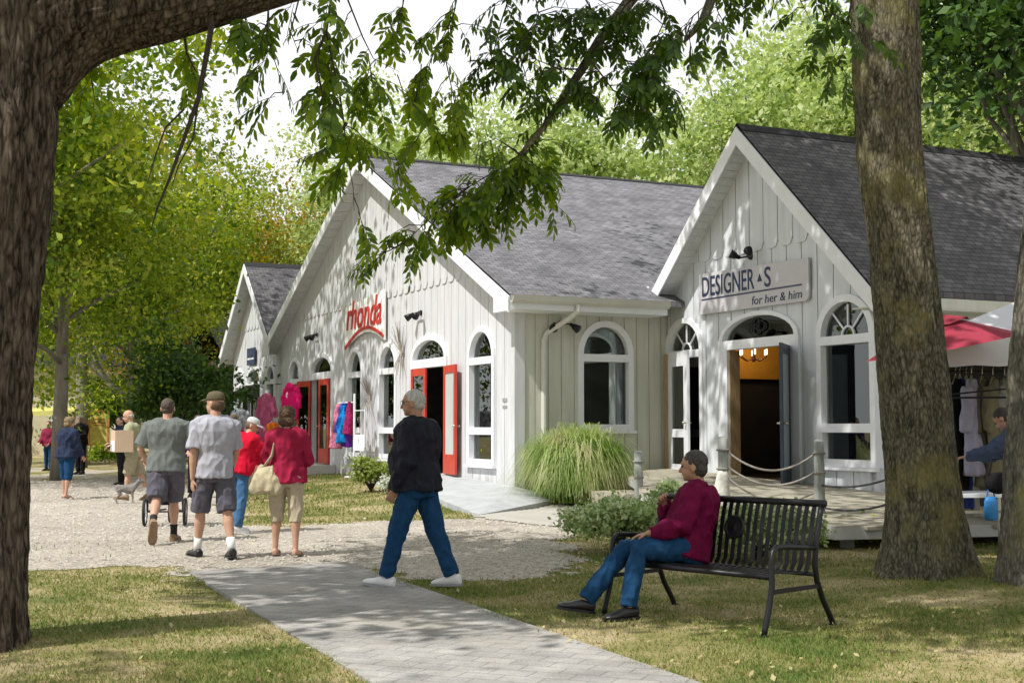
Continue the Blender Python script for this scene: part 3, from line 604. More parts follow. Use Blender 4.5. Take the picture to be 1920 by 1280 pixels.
# ------------------------------------------------------------------ people
SKIN = pmat('skin', (0.50, 0.29, 0.20), 0.55, 9, 0.1, spec=0.35)
SKIN_TAN = pmat('tanned_skin', (0.40, 0.22, 0.14), 0.55, 9, 0.1, spec=0.35)
EYE = pmat('dark_eye', (0.03, 0.02, 0.02), 0.2)
LIP = pmat('lip', (0.36, 0.14, 0.11), 0.5)
def cloth(name, col, var=0.1, rough=0.9, scale=14): return pmat(name, col, rough, scale, var, 0.25, 180, spec=0.12)
def solid(name, mb, mat, parent, voxel, smooth=4, fold=0.0, ff=9.0, seed=0.0, stretch=(1, 1, 0.55)):
    """melt overlapping shapes into one continuous surface, then add soft folds"""
    me = bpy.data.meshes.new('tmp'); me.from_pydata(mb.v, [], mb.f)
    bm = bmesh.new(); bm.from_mesh(me); bmesh.ops.recalc_face_normals(bm, faces=bm.faces); bm.to_mesh(me); bm.free()
    ob = bpy.data.objects.new('tmp', me); C.objects.link(ob)
    r = ob.modifiers.new('r', 'REMESH'); r.mode = 'VOXEL'; r.voxel_size = voxel
    if smooth: s = ob.modifiers.new('s', 'SMOOTH'); s.factor = 0.5; s.iterations = smooth
    dg = bpy.context.evaluated_depsgraph_get(); m2 = bpy.data.meshes.new_from_object(ob.evaluated_get(dg)); m2.name = name
    bpy.data.objects.remove(ob); bpy.data.meshes.remove(me)
    if fold:
        nv = len(m2.vertices); co = np.empty(nv * 3, np.float32); no = np.empty(nv * 3, np.float32)
        m2.vertices.foreach_get('co', co); m2.vertex_normals.foreach_get('vector', no); co = co.reshape(-1, 3); no = no.reshape(-1, 3)
        st = np.array(stretch) * ff; q = co * st + seed
        d = np.array([noise.noise(Vector(p)) + 0.5 * noise.noise(Vector(p) * 2.1) for p in q]); d = np.clip(1 - 2.4 * np.abs(d) ** 0.8, -0.7, 1)
        co += no * (d * fold)[:, None]; m2.vertices.foreach_set('co', co.ravel().astype(np.float32)); m2.update()
    return link(name, m2, mat, parent, True)
def rotx(a): return Matrix.Rotation(a, 3, 'X')
def rotz(a): return Matrix.Rotation(a, 3, 'Z')
def fk(h, legs, arms, lean=0.0, head=(0, 0), hipw=0.052, shw=0.107, twist=0.0, sway=0.0):
    """standing skeleton facing +Y; legs/arms: {side: (pitch, out, bend[, ...])} in degrees; returns joints in metres"""
    J = {}; R = math.radians
    pel = V(0, 0, 0.53 * h)
    for s, n in ((-1, 'L'), (1, 'R')):
        p, o, k = legs[n][:3]; fp = legs[n][3] if len(legs[n]) > 3 else 0
        hip = pel + V(s * hipw * h, 0, 0); d = V(s * math.sin(R(o)), math.sin(R(p)) * math.cos(R(o)), -math.cos(R(p)) * math.cos(R(o)))
        kn = hip + d * (0.245 * h); q = p - k; d2_ = V(s * math.sin(R(o)) * 0.4, math.sin(R(q)), -math.cos(R(q))).normalized()
        an = kn + d2_ * (0.245 * h); J['hip' + n] = hip; J['knee' + n] = kn; J['ank' + n] = an
        t = R(q + fp); J['foot' + n] = V(s * 0.12, math.cos(t), math.sin(t)).normalized()
    M = rotx(-R(lean)); ax = rotz(R(twist)) @ V(1, 0, 0)
    J['pel'] = pel; J['neck'] = pel + M @ V(sway, 0, 0.315 * h); J['chest'] = pel + M @ V(sway * 0.5, -0.004 * h, 0.2 * h); J['head'] = J['neck'] + M @ V(0, 0.018 * h, 0.085 * h); J['ax'] = ax
    for s, n in ((-1, 'L'), (1, 'R')):
        p, o, e, i = arms[n]
        sh = pel + M @ V(sway, 0, 0.268 * h) + ax * (s * shw * h); d = V(s * math.sin(R(o)), math.sin(R(p)) * math.cos(R(o)), -math.cos(R(p)) * math.cos(R(o)))
        el = sh + d * (0.175 * h); q = R(p + e); d2_ = V(-s * math.sin(R(i)), math.sin(q) * math.cos(R(i)), -math.cos(q) * math.cos(R(i)))
        J['sh' + n] = sh; J['el' + n] = el; J['wr' + n] = el + d2_ * (0.15 * h)
    J['hyaw'], J['hpitch'] = head
    low = min(J['ankL'].z + min(0, J['footL'].z) * 0.09 * h, J['ankR'].z + min(0, J['footR'].z) * 0.09 * h) - 0.047 * h
    for k, v in J.items():
        if isinstance(v, Vector) and k[:4] != 'foot' and k != 'ax': v.z -= low
    return J
def spine(mb, J, h, rows, pad=0.0, belly=0.0):
    """torso as stacked ovals; rows = (share of the way pelvis->neck, half width, half depth, forward shift)"""
    rs = []; P0, P2_, P1_ = J['pel'], J['neck'], J['chest']
    hx = (J['hipR'] - J['hipL']).normalized(); sx = (J['shR'] - J['shL']).normalized()
    for f, w, d, y in rows:
        a = P0.lerp(P1_, f / 0.63) if f < 0.63 else P1_.lerp(P2_, (f - 0.63) / 0.37)
        ux = hx.lerp(sx, min(1, max(0, f))).normalized(); t = (P1_ - P0 if f < 0.63 else P2_ - P1_).normalized(); uy = t.cross(ux).normalized()
        c = a + uy * (y * h + belly * h * math.exp(-((f - 0.3) / 0.28) ** 2)); w_ = w * h + pad; d_ = d * h + pad + belly * h * 0.8 * math.exp(-((f - 0.3) / 0.28) ** 2)
        row = []
        for i in range(20):
            an = 2 * math.pi * i / 20; cx, cy = math.cos(an), math.sin(an)
            row.append(c + ux * (math.copysign(abs(cx) ** 0.85, cx) * w_) + uy * (math.copysign(abs(cy) ** 0.85, cy) * d_))
        rs.append(row)
    mb.rings(rs)
TORSO = [(-0.22, 0.085, 0.062, -0.004), (-0.05, 0.098, 0.072, -0.006), (0.12, 0.094, 0.068, 0), (0.32, 0.085, 0.062, 0.004), (0.52, 0.094, 0.068, 0.003), (0.72, 0.104, 0.07, 0), (0.86, 0.104, 0.06, -0.003), (0.94, 0.075, 0.048, -0.006), (1.0, 0.042, 0.04, -0.004)]
def hand(mb, wr, d, pn, h, curl=20, side=1):
    """palm, four unequal bent fingers and a thumb; d = pointing, pn = palm normal"""
    d = d.normalized(); x = d.cross(pn).normalized(); pn = x.cross(d).normalized(); k = h / 1.75
    pal = []
    for f, w, t in ((-0.02, 0.024, 0.019), (0.03, 0.034, 0.015), (0.07, 0.041, 0.013), (0.092, 0.038, 0.011)):
        c = wr + d * (f * k); pal.append([c + x * (math.cos(a) * w * k) + pn * (math.sin(a) * t * k) for a in [2 * math.pi * i / 12 for i in range(12)]])
    mb.rings(pal)
    for i, (o, ln) in enumerate(((-0.030, 0.072), (-0.010, 0.082), (0.011, 0.076), (0.031, 0.060))):
        p = wr + d * (0.086 * k) + x * (o * k * 1.08); pts = [p]; a = math.radians(curl)
        for j, s_ in enumerate((0.45, 0.32, 0.25)):
            dd = d * math.cos(a * (j + 0.6)) + pn * math.sin(a * (j + 0.6)) + x * (o * 1.2); pts.append(pts[-1] + dd * (ln * k * s_))
        mb.tube(pts, [0.0095 * k, 0.009 * k, 0.0083 * k, 0.0072 * k], 8, rnd=True)
    p = wr + d * (0.03 * k) + x * (-side * 0.03 * k); t1 = p + (d * 0.6 - x * side * 0.7 + pn * 0.3).normalized() * (0.036 * k); t2 = t1 + (d * 0.85 - x * side * 0.2 + pn * 0.35).normalized() * (0.03 * k)
    mb.tube([p, t1, t2], [0.013 * k, 0.0105 * k, 0.0085 * k], 8, rnd=True)
def person(label, loc, rz, h, J, top, bottom, shoe, hair, voxel=0.008, fat=1.0, belly=0.0, skin=None, hands=(20, 20), female=False, extras=None, group=None):
    """top = (kind, material), kinds: tee, long, jacket; bottom = (kind, material), kinds: jeans, shorts, capri; shoe = (kind, material[, sock])"""
    skin = skin or SKIN; far = voxel > 0.012
    root = thing('person', label, 'person', loc, rz, group)
    torso = [(f, w * fat, d * fat, y) for f, w, d, y in TORSO]
    if female: torso = [(f, w * (0.93 if f > 0.25 else 1.06) * (0.94 if f > 0.8 else 1), d * (1.05 if 0.6 < f < 0.8 else 1), y) for f, w, d, y in torso]
    HR = rotz(math.radians(J['hyaw'])) @ rotx(-math.radians(J['hpitch'])); hc = J['head']
    hp = lambda x, y, z: hc + HR @ V(x * h, y * h, z * h)
    # body: one continuous surface
    b = MB(); spine(b, J, h, torso, -0.006, belly)
    b.tube([J['neck'] - (J['neck'] - J['chest']).normalized() * 0.05 * h, J['neck'], hp(0, -0.012, -0.02)], [0.042 * h, 0.033 * h, 0.031 * h], 12)
    M3 = HR
    b.ell(hp(0, -0.006, 0.012), (0.0445 * h, 0.056 * h, 0.053 * h), M3, 18, 12); b.ell(hp(0, 0.012, -0.026), (0.036 * h, 0.040 * h, 0.038 * h), M3, 16, 10)
    b.ell(hp(0, 0.034, -0.05), (0.018 * h, 0.015 * h, 0.014 * h), M3); b.tube([hp(0, 0.047, 0.003), hp(0, 0.058, -0.018)], [0.0055 * h, 0.0095 * h], 8, rnd=True)
    b.ell(hp(0, 0.046, 0.014), (0.034 * h, 0.007 * h, 0.007 * h), M3)
    for s in (-1, 1): b.ell(hp(s * 0.0455, -0.008, -0.008), (0.006 * h, 0.012 * h, 0.019 * h), M3)
    for s, n in ((-1, 'L'), (1, 'R')):
        hi, kn, an = J['hip' + n], J['knee' + n], J['ank' + n]; sh, el, wr = J['sh' + n], J['el' + n], J['wr' + n]
        b.tube([hi, hi.lerp(kn, 0.45), kn.lerp(hi, 0.08), kn.lerp(an, 0.1), kn.lerp(an, 0.32), kn.lerp(an, 0.7), an], [0.05 * h * fat, 0.044 * h * fat, 0.032 * h * fat, 0.030 * h, 0.0335 * h * (1 + fat) / 2, 0.022 * h, 0.019 * h], 14, rnd=True)
        b.tube([sh, sh.lerp(el, 0.4), el, el.lerp(wr, 0.3), wr], [0.031 * h * fat, 0.028 * h * fat, 0.023 * h, 0.0235 * h * (1 + fat) / 2, 0.0155 * h], 12, rnd=True)
        fd = J['foot' + n]; side = V(fd.y, -fd.x, 0).normalized(); upn = side.cross(fd).normalized()
        b.rings([[an + fd * (f * h) - upn * (0.026 * h) + side * (math.cos(a) * w * h) + upn * (math.sin(a) * t * h + (t - 0.02) * h) for a in [2 * math.pi * i / 12 for i in range(12)]] for f, w, t in ((-0.03, 0.014, 0.018), (-0.015, 0.019, 0.022), (0.03, 0.02, 0.022), (0.08, 0.025, 0.014), (0.112, 0.02, 0.01))])
        d = (wr - el).normalized(); pn = V(-s, 0.15, 0) if abs(d.z) > 0.5 else V(0, 0.1, -1)
        hand(b, wr, d, pn - d * pn.dot(d), h, hands[0 if s < 0 else 1], s)
    solid('body', b, skin, root, max(0.0055, voxel * 0.8), 2)
    for s in (-1, 1): MB().ell(hp(s * 0.0185, 0.0455, 0.002), (0.0075 * h, 0.005 * h, 0.005 * h), M3, 10, 7).build('eye', EYE, root, True)
    MB().ell(hp(0, 0.0475, -0.034), (0.0145 * h, 0.005 * h, 0.0042 * h), M3, 10, 7).build('mouth', LIP, root, True)
    # trousers
    kind, mat = bottom; t = MB(); pad = 0.012
    spine(t, J, h, [r for r in torso if r[0] < 0.1] + [(0.08, torso[2][1], torso[2][2], 0)], pad, belly * 0.6)
    for n in 'LR':
        hi, kn, an = J['hip' + n], J['knee' + n], J['ank' + n]; top_ = hi + V(0, 0, 0.02 * h)
        if kind == 'jeans': t.tube([top_, hi.lerp(kn, 0.4), kn, kn.lerp(an, 0.4), an.lerp(kn, 0.02) + J['foot' + n] * 0.006], [0.057 * h * fat, 0.053 * h * fat, 0.043 * h * fat, 0.0405 * h, 0.036 * h], 16)
        elif kind == 'capri': t.tube([top_, hi.lerp(kn, 0.4), kn, kn.lerp(an, 0.28)], [0.06 * h * fat, 0.055 * h * fat, 0.045 * h * fat, 0.043 * h], 16)
        else: t.tube([top_, hi.lerp(kn, 0.45), hi.lerp(kn, 0.97), kn.lerp(an, 0.04)], [0.061 * h * fat, 0.060 * h * fat, 0.058 * h * fat, 0.057 * h * fat], 16)
    solid('trousers' if kind != 'shorts' else 'shorts', t, mat, root, voxel, 2, 0.0105, 9.5, loc[0] * 3.1)
    # top
    kind, mat = top; u = MB(); pad = {'tee': 0.034, 'long': 0.037, 'jacket': 0.056}[kind]
    lowf = -0.14 if kind != 'jacket' else -0.12
    rows = [(lowf, torso[1][1] * 1.0, torso[1][2] * 1.02, 0)] + [r for r in torso if r[0] > 0] ; rows[-1] = (0.985, 0.042, 0.042, -0.004)
    spine(u, J, h, rows, pad, belly)
    for s, n in ((-1, 'L'), (1, 'R')):
        sh, el, wr = J['sh' + n], J['el' + n], J['wr' + n]; q = pad * 0.5
        inn = sh + (J['neck'] - sh) * 0.3 - V(0, 0, 0.03 * h)
        if kind == 'tee': u.tube([inn, sh, sh.lerp(el, 0.5), sh.lerp(el, 0.82)], [0.036 * h, 0.036 * h * fat + q, 0.038 * h * fat + q, 0.039 * h * fat + q], 14)
        else: u.tube([inn, sh, sh.lerp(el, 0.5), el, el.lerp(wr, 0.4), wr.lerp(el, 0.03)], [0.036 * h, 0.035 * h * fat + q, 0.034 * h * fat + q, 0.031 * h * fat + q, 0.029 * h + q, 0.022 * h + q * 0.6], 14, rnd=False)
        u.tube([J['neck'] + (J['chest'] - J['neck']).normalized() * 0.012 * h, J['neck'].lerp(sh, 0.5) + V(0, 0, 0.004 * h), sh], [0.03 * h, 0.031 * h + q * 0.5, 0.033 * h + q], 12, rnd=True)
    solid({'tee': 'shirt', 'long': 'sweater', 'jacket': 'jacket'}[kind], u, mat, root, voxel, 3, 0.016 if kind != 'tee' else 0.011, 7.5, loc[1] * 1.7)
    # shoes, socks
    for s, n in ((-1, 'L'), (1, 'R')):
        an, fd, kn = J['ank' + n], J['foot' + n], J['knee' + n]; side = V(fd.y, -fd.x, 0).normalized(); upn = side.cross(fd).normalized(); k_ = h / 1.75
        if shoe[0] == 'sandal':
            m = MB().rings([[an + fd * (f * h) - upn * (0.044 * h - dz) + side * (w * h * c) for c, dz in ((-1, 0), (1, 0), (1, 0.014), (-1, 0.014))] for f, w in ((-0.036, 0.016), (0.0, 0.021), (0.07, 0.025), (0.115, 0.018))])
            m.tube([an + fd * (0.06 * h) - upn * (0.036 * h) + side * (math.cos(a) * 0.027 * h) + upn * (math.sin(a) * 0.022 * h) for a in [math.pi * i / 8 for i in range(9)]], 0.006, 6); m.build('shoe', shoe[1], root); continue
        m = MB().rings([[an + fd * (f * h) - upn * (0.047 * h - b_ * h) + side * (math.cos(a) * w * h) + upn * ((math.sin(a) * 0.5 + 0.5) * t_ * h) for a in [2 * math.pi * i / 14 for i in range(14)]] for f, w, t_, b_ in ((-0.044, 0.016, 0.045, 0.006), (-0.034, 0.024, 0.056, 0.0), (0.0, 0.026, 0.058, 0), (0.035, 0.027, 0.048, 0), (0.075, 0.03, 0.034, 0), (0.105, 0.026, 0.026, 0.002), (0.122, 0.014, 0.014, 0.006))])
        sh_ = solid('shoe', m, shoe[1], root, max(0.005, voxel * 0.7), 2)
        so_ = MB().rings([[an + fd * (f * h) - upn * (0.05 * h - dz) + side * (w * h * c) for c, dz in ((-1, 0), (1, 0), (1, 0.02), (-1, 0.02))] for f, w in ((-0.046, 0.017), (-0.02, 0.027), (0.03, 0.027), (0.075, 0.032), (0.11, 0.027), (0.127, 0.014))]); so_.build('sole', shoe[3] if len(shoe) > 3 else shoe[1], sh_)
        if len(shoe) > 2 and shoe[2]: MB().tube([an - V(0, 0, 0.01), an.lerp(kn, 0.14), an.lerp(kn, 0.3)], [0.024 * h, 0.0235 * h, 0.027 * h], 12).build('sock', shoe[2], root, True)
    # hair or cap
    if hair:
        hk, hm = hair; m = MB()
        if hk == 'short':
            m.ell(hp(0, -0.014, 0.022), (0.0475 * h, 0.055 * h, 0.050 * h), M3, 18, 12); m.ell(hp(0, -0.030, -0.012), (0.042 * h, 0.034 * h, 0.04 * h), M3)
        elif hk == 'crop': m.ell(hp(0, -0.0125, 0.0155), (0.0462 * h, 0.0545 * h, 0.0525 * h), M3, 18, 12); m.ell(hp(0, -0.026, -0.014), (0.0405 * h, 0.034 * h, 0.032 * h), M3)
        elif hk == 'bald': m.ell(hp(0, -0.026, -0.004), (0.0465 * h, 0.039 * h, 0.028 * h), M3)
        elif hk == 'bob':
            m.ell(hp(0, -0.014, 0.018), (0.055 * h, 0.064 * h, 0.056 * h), M3, 18, 12); m.ell(hp(0, -0.028, -0.03), (0.058 * h, 0.045 * h, 0.042 * h), M3)
        if hk == 'cap':
            cm, hm2 = hm; mm = MB(); mm.ell(hp(0, -0.022, -0.012), (0.0465 * h, 0.044 * h, 0.045 * h), M3); solid('hair', mm, hm2, root, max(0.006, voxel), 1, 0.004, 40)
            m.rings([[hp(math.cos(a) * w, -0.008 + math.sin(a) * l, z) for a in [2 * math.pi * i / 18 for i in range(18)]] for w, l, z in ((0.049, 0.06, 0.018), (0.049, 0.06, 0.03), (0.046, 0.056, 0.05), (0.034, 0.044, 0.066), (0.012, 0.016, 0.074))])
            m.rings([[hp(x * wd, y, 0.022 - 0.006 * x * x - (y - 0.045) * 0.12 + dz) for x, dz in ((-1, 0), (-0.5, 0.002), (0, 0.003), (0.5, 0.002), (1, 0), (1, 0.004), (0, 0.007), (-1, 0.004))] for y, wd in ((0.035, 0.042), (0.06, 0.04), (0.082, 0.033), (0.095, 0.016))])
            m.build('cap', cm, root, True)
        else: solid('hair', m, hm, root, max(0.0055, voxel * 0.7), 1, 0.005 if hk != 'bob' else 0.009, 42, 2.0)
    cl = MB(); n0 = J['neck']; up_ = (J['head'] - J['neck']).normalized()                   # collar or neckband
    cl.rings([[n0 + up_ * dz + V(math.cos(a) * rr, math.sin(a) * rr * 1.05 - 0.004, 0) for a in [2 * math.pi * i / 18 for i in range(18)]] for dz, rr in ((-0.035, 0.052 * h), (0.0, 0.041 * h), (0.012 if top[0] != 'jacket' else 0.03, 0.0395 * h), (0.0, 0.036 * h))], False); cl.build('collar', top[1], root, True)
    if extras: extras(root, J, h, hp)
    return root
def heading(x, y): return math.atan2(-x, y)
JEANS = cloth('blue_denim', (0.012, 0.052, 0.125), 0.25)
JEANS_FADED = cloth('faded_blue_denim', (0.06, 0.14, 0.27), 0.2)
BLACKJ = cloth('black_nylon', (0.017, 0.018, 0.027), 0.3, 0.7)
GREYT = cloth('mid_grey_jersey', (0.15, 0.165, 0.155), 0.1)
LILACT = cloth('pale_lilac_grey_jersey', (0.40, 0.40, 0.45), 0.1)
GREYSH = cloth('charcoal_grey_cotton', (0.105, 0.10, 0.125), 0.18)
RASP = cloth('raspberry_red_knit', (0.33, 0.018, 0.055), 0.15)
BURG = cloth('burgundy_velour', (0.125, 0.003, 0.035), 0.35, 0.8)
BEIGE = cloth('beige_cotton', (0.46, 0.39, 0.28), 0.1)
REDFLEECE = cloth('bright_red_fleece', (0.52, 0.008, 0.03), 0.12)
NAVYJ = cloth('navy_jacket_cloth', (0.025, 0.035, 0.07), 0.2)
OLIVE = cloth('pale_olive_cotton', (0.30, 0.31, 0.20), 0.12)
DARKCLOTH = cloth('black_cloth', (0.014, 0.014, 0.016), 0.2)
PURPLE = cloth('dark_purple_cloth', (0.05, 0.015, 0.10), 0.2)
DENIMSHIRT = cloth('slate_blue_denim_shirt', (0.075, 0.10, 0.17), 0.2)
MAROON = cloth('maroon_cloth', (0.20, 0.02, 0.05), 0.2)
WHITESHOE = pmat('white_leather', (0.75, 0.75, 0.74), 0.5, 14, 0.1)
BLACKSHOE = pmat('black_leather', (0.014, 0.013, 0.014), 0.35, 14, 0.2)
BROWNSHOE = pmat('tan_brown_suede', (0.26, 0.17, 0.10), 0.8, 14, 0.2)
SOCK = pmat('white_sock', (0.75, 0.74, 0.72), 0.9)
def hairm(name, a, b_): return pmat(name, a, 0.55, 60, 0.45, 0.6, 140, stretch=(1, 1, 0.25))
HWHITE = hairm('white_grey_hair', (0.50, 0.49, 0.46), 0); HDARK = hairm('dark_grey_brown_hair', (0.05, 0.042, 0.038), 0); HBROWN = hairm('brown_hair', (0.11, 0.065, 0.032), 0); HCROP = hairm('close_cropped_dark_hair', (0.085, 0.06, 0.045), 0)
HBLOND = hairm('ash_blond_hair', (0.22, 0.16, 0.08), 0)

# the man in the black jacket, walking left across the paved path
p_ = onz(783, 1102); loc = (p_.x, p_.y, gz(p_.x, p_.y) + 0.012)
J = fk(1.79, {'L': (19, 2, 5, -8), 'R': (-16, 2, 7, 20)}, {'L': (-3, 8, 34, 8), 'R': (10, 10, 36, 14)}, lean=2, head=(12, 4), shw=0.105)
def glasses(root, J, h, hp):
    m = MB()
    for s in (-1, 1):
        m.tube([hp(s * 0.046, 0.0, 0.006), hp(s * 0.043, 0.048, 0.006)], 0.0018, 6)
        m.tube([hp(s * 0.02 + 0.016 * math.cos(a), 0.054, 0.002 + 0.012 * math.sin(a)) for a in [2 * math.pi * i / 12 for i in range(13)]], 0.0018, 6)
    m.build('glasses', BLACK, root)
person('man in a black jacket and blue jeans walking across the paved path in white trainers', loc, heading(-0.92, 0.38), 1.79, J, ('jacket', BLACKJ), ('jeans', JEANS), ('shoe', WHITESHOE, None, pmat('grey_rubber_sole', (0.3, 0.3, 0.32), 0.8)), ('crop', HWHITE), 0.008, 1.1, 0.022, SKIN_TAN, (35, 30), extras=glasses)

# the man in the burgundy top on the bench
BX = V(-0.69, 0.724, 0).normalized(); BY = V(-0.724, -0.69, 0).normalized(); BC = V(1.50, 9.96, 0); BRZ = math.atan2(BX.y, BX.x)
h = 1.74; sp = BC + BX * 0.36
J = {'pel': V(0, -0.10, 0.52), 'chest': V(0.0, -0.19, 0.83), 'neck': V(0.01, -0.20, 1.01), 'head': V(0.015, -0.165, 1.14), 'ax': V(1, 0, 0), 'hyaw': -38, 'hpitch': 3,
     'hipL': V(-0.10, -0.08, 0.52), 'hipR': V(0.10, -0.08, 0.52), 'kneeL': V(-0.12, 0.37, 0.53), 'kneeR': V(0.13, 0.37, 0.50), 'ankL': V(-0.13, 0.45, 0.105), 'ankR': V(0.15, 0.68, 0.13),
     'footL': V(-0.12, 1, -0.03).normalized(), 'footR': V(0.16, 1, 0.16).normalized(), 'shL': V(-0.155, -0.085, 0.945), 'shR': V(0.165, -0.295, 0.945),
     'elL': V(-0.21, 0.05, 0.70), 'wrL': V(-0.10, 0.27, 0.645), 'elR': V(0.33, -0.12, 0.69), 'wrR': V(0.19, 0.0, 0.85)}
person('man in a burgundy top and blue jeans sitting sideways on the metal bench', (sp.x, sp.y, gz(sp.x, sp.y) - 0.01), BRZ - 0.42, h, J, ('long', BURG), ('jeans', JEANS), ('shoe', BLACKSHOE, None), ('short', HDARK), 0.008, 1.06, 0.012, SKIN_TAN, (25, 45))

# the group walking away along the gravel
p_ = onz(400, 1046); J = fk(1.83, {'L': (13, 3, 4, -4), 'R': (-12, 3, 8, 14)}, {'L': (-6, 9, 14, 2), 'R': (8, 8, 24, 2)}, head=(34, 0), twist=-6)
person('man in a pale lilac grey T-shirt, dark shorts and olive cap', (p_.x, p_.y, 0.0), heading(-0.5, 0.87), 1.83, J, ('tee', LILACT), ('shorts', GREYSH), ('shoe', BLACKSHOE, SOCK), ('cap', (cloth('olive_brown_cap_cloth', (0.12, 0.10, 0.06), 0.2), HBROWN)), 0.009, 1.0, 0.005, SKIN, (22, 22))
p_ = onz(309, 1016); J = fk(1.80, {'L': (-22, -1, 26, -22), 'R': (10, 0, 6, 0)}, {'L': (4, 22, 62, 4), 'R': (4, 22, 62, 4)}, lean=4, head=(0, 2), shw=0.115)
person('broad man in a dark grey T-shirt and grey shorts seen from behind, pushing the stroller', (p_.x, p_.y, 0.0), heading(-0.12, 1), 1.80, J, ('tee', GREYT), ('shorts', GREYSH), ('shoe', BROWNSHOE, pmat('black_sock', (0.02, 0.02, 0.02), 0.9), BROWNSHOE), ('crop', HCROP), 0.009, 1.18, 0.02, SKIN, (50, 50))
p_ = onz(536, 1042)
def handbag(root, J, h, hp): pass
J = fk(1.64, {'L': (2, 4, 3), 'R': (-3, 4, 3)}, {'L': (8, 16, 75, 18), 'R': (14, 12, 70, 30)}, head=(-8, 4), shw=0.1)
redwoman = person('woman in a raspberry red cardigan and beige capri trousers standing with her back turned', (p_.x, p_.y, 0.0), heading(0.1, 1), 1.64, J, ('long', RASP), ('capri', BEIGE), ('sandal', BROWNSHOE), ('bob', HBROWN), 0.009, 1.08, 0.01, SKIN, (30, 30), True)
JW = J; LW = V(p_.x, p_.y, 0); RW = heading(0.1, 1)
p_ = onz(450, 1000); J = fk(1.56, {'L': (3, 3, 3), 'R': (-5, 3, 6)}, {'L': (20, 8, 60, 10), 'R': (35, 8, 50, 5)}, lean=14, head=(-40, 22), shw=0.1)
person('woman in a bright red jacket, jeans and pale cap behind the man in lilac grey', (p_.x, p_.y, 0.0), heading(0.75, 0.65), 1.56, J, ('jacket', REDFLEECE), ('jeans', JEANS_FADED), ('shoe', WHITESHOE, None), ('cap', (cloth('pale_grey_cap_cloth', (0.5, 0.5, 0.5)), HBROWN)), 0.011, 1.0, 0, SKIN, (30, 30), True)
p_ = onz(124, 935); J = fk(1.62, {'L': (4, 3, 3), 'R': (-6, 4, 3)}, {'L': (6, 8, 16, 5), 'R': (10, 8, 30, 5)}, lean=3, head=(-30, 8), shw=0.102)
person('woman in a long navy jacket and denim capri trousers standing far along the gravel', (p_.x, p_.y, 0.0), heading(0.55, 0.8), 1.62, J, ('jacket', NAVYJ), ('capri', JEANS), ('sandal', BROWNSHOE), ('bob', HBLOND), 0.013, 1.15, 0.01, SKIN, (20, 20), True)
p_ = onz(150, 889); J = fk(1.78, {'L': (3, 3, 3), 'R': (-3, 4, 3)}, {'L': (20, 8, 70, 20), 'R': (20, 8, 70, 20)}, head=(20, 5))
person('person all in black standing by the grey tree trunk far left', (p_.x, p_.y, 0.0), heading(-0.4, -0.9), 1.78, J, ('jacket', DARKCLOTH), ('jeans', DARKCLOTH), ('shoe', BLACKSHOE, None), ('short', HWHITE), 0.016, 1.0, 0, SKIN, (30, 30))
p_ = at(250, 937, 26); J = fk(1.76, {'L': (12, 3, 5), 'R': (-14, 3, 8)}, {'L': (14, 10, 66, 10), 'R': (24, 10, 60, 10)}, lean=8, head=(0, 14))
OLDM = person('white haired man in a pale olive shirt and khaki shorts carrying a cardboard box', (p_.x, p_.y, 0.0), heading(-0.97, -0.2), 1.76, J, ('tee', OLIVE), ('shorts', cloth('khaki_cotton', (0.36, 0.32, 0.22))), ('shoe', BROWNSHOE, SOCK), ('bald', HWHITE), 0.013, 1.05, 0.015, SKIN, (40, 40))
LOLD = V(p_.x, p_.y, 0)
for (x, y, dep, hh, topm, hd, hr, lab, hx) in ((228, 770, 33, 1.68, NAVYJ, (-0.8, -0.5), HDARK, 'person in a dark navy top behind the cardboard box', 0),
        (372, 748, 27, 1.66, PURPLE, (0.2, -1), HDARK, 'person in a dark purple top by the dark shrub', 0), (437, 748, 26.0, 1.66, MAROON, (0.5, 0.8), HBROWN, 'person in a maroon jacket near the far shop door', 0),
        (92, 800, 44, 1.62, MAROON, (-0.3, -1), HDARK, 'person in a maroon top under the yellow canopy', 1)):
    q = at(x, y, dep); J = fk(hh, {'L': (3, 3, 3), 'R': (-4, 4, 3)}, {'L': (10, 8, 40, 10), 'R': (10, 8, 50, 10)}, head=(10, 4))
    person(lab, (q.x, q.y, gz(q.x, q.y)), heading(*hd), hh, J, ('jacket', topm), ('jeans', DARKCLOTH if hx == 0 else JEANS), ('shoe', BLACKSHOE, None), ('short', hr), 0.018, 1.0, 0, SKIN, (30, 30))
# shopper bending over the table at the right, mostly behind the rightmost trunk
q = onz(1946, 1046); J = fk(1.72, {'L': (4, 4, 4), 'R': (-6, 4, 4)}, {'L': (50, 8, 30, 5), 'R': (45, 8, 35, 5)}, lean=30, head=(0, 40))
person('shopper in a slate blue denim shirt leaning over the table behind the rightmost trunk', (q.x + 0.02, q.y, 0.0), heading(-0.75, 0.6), 1.72, J, ('long', DENIMSHIRT), ('jeans', NAVYJ), ('shoe', WHITESHOE, None), ('short', HDARK), 0.011, 1.05, 0.01, SKIN, (40, 40))
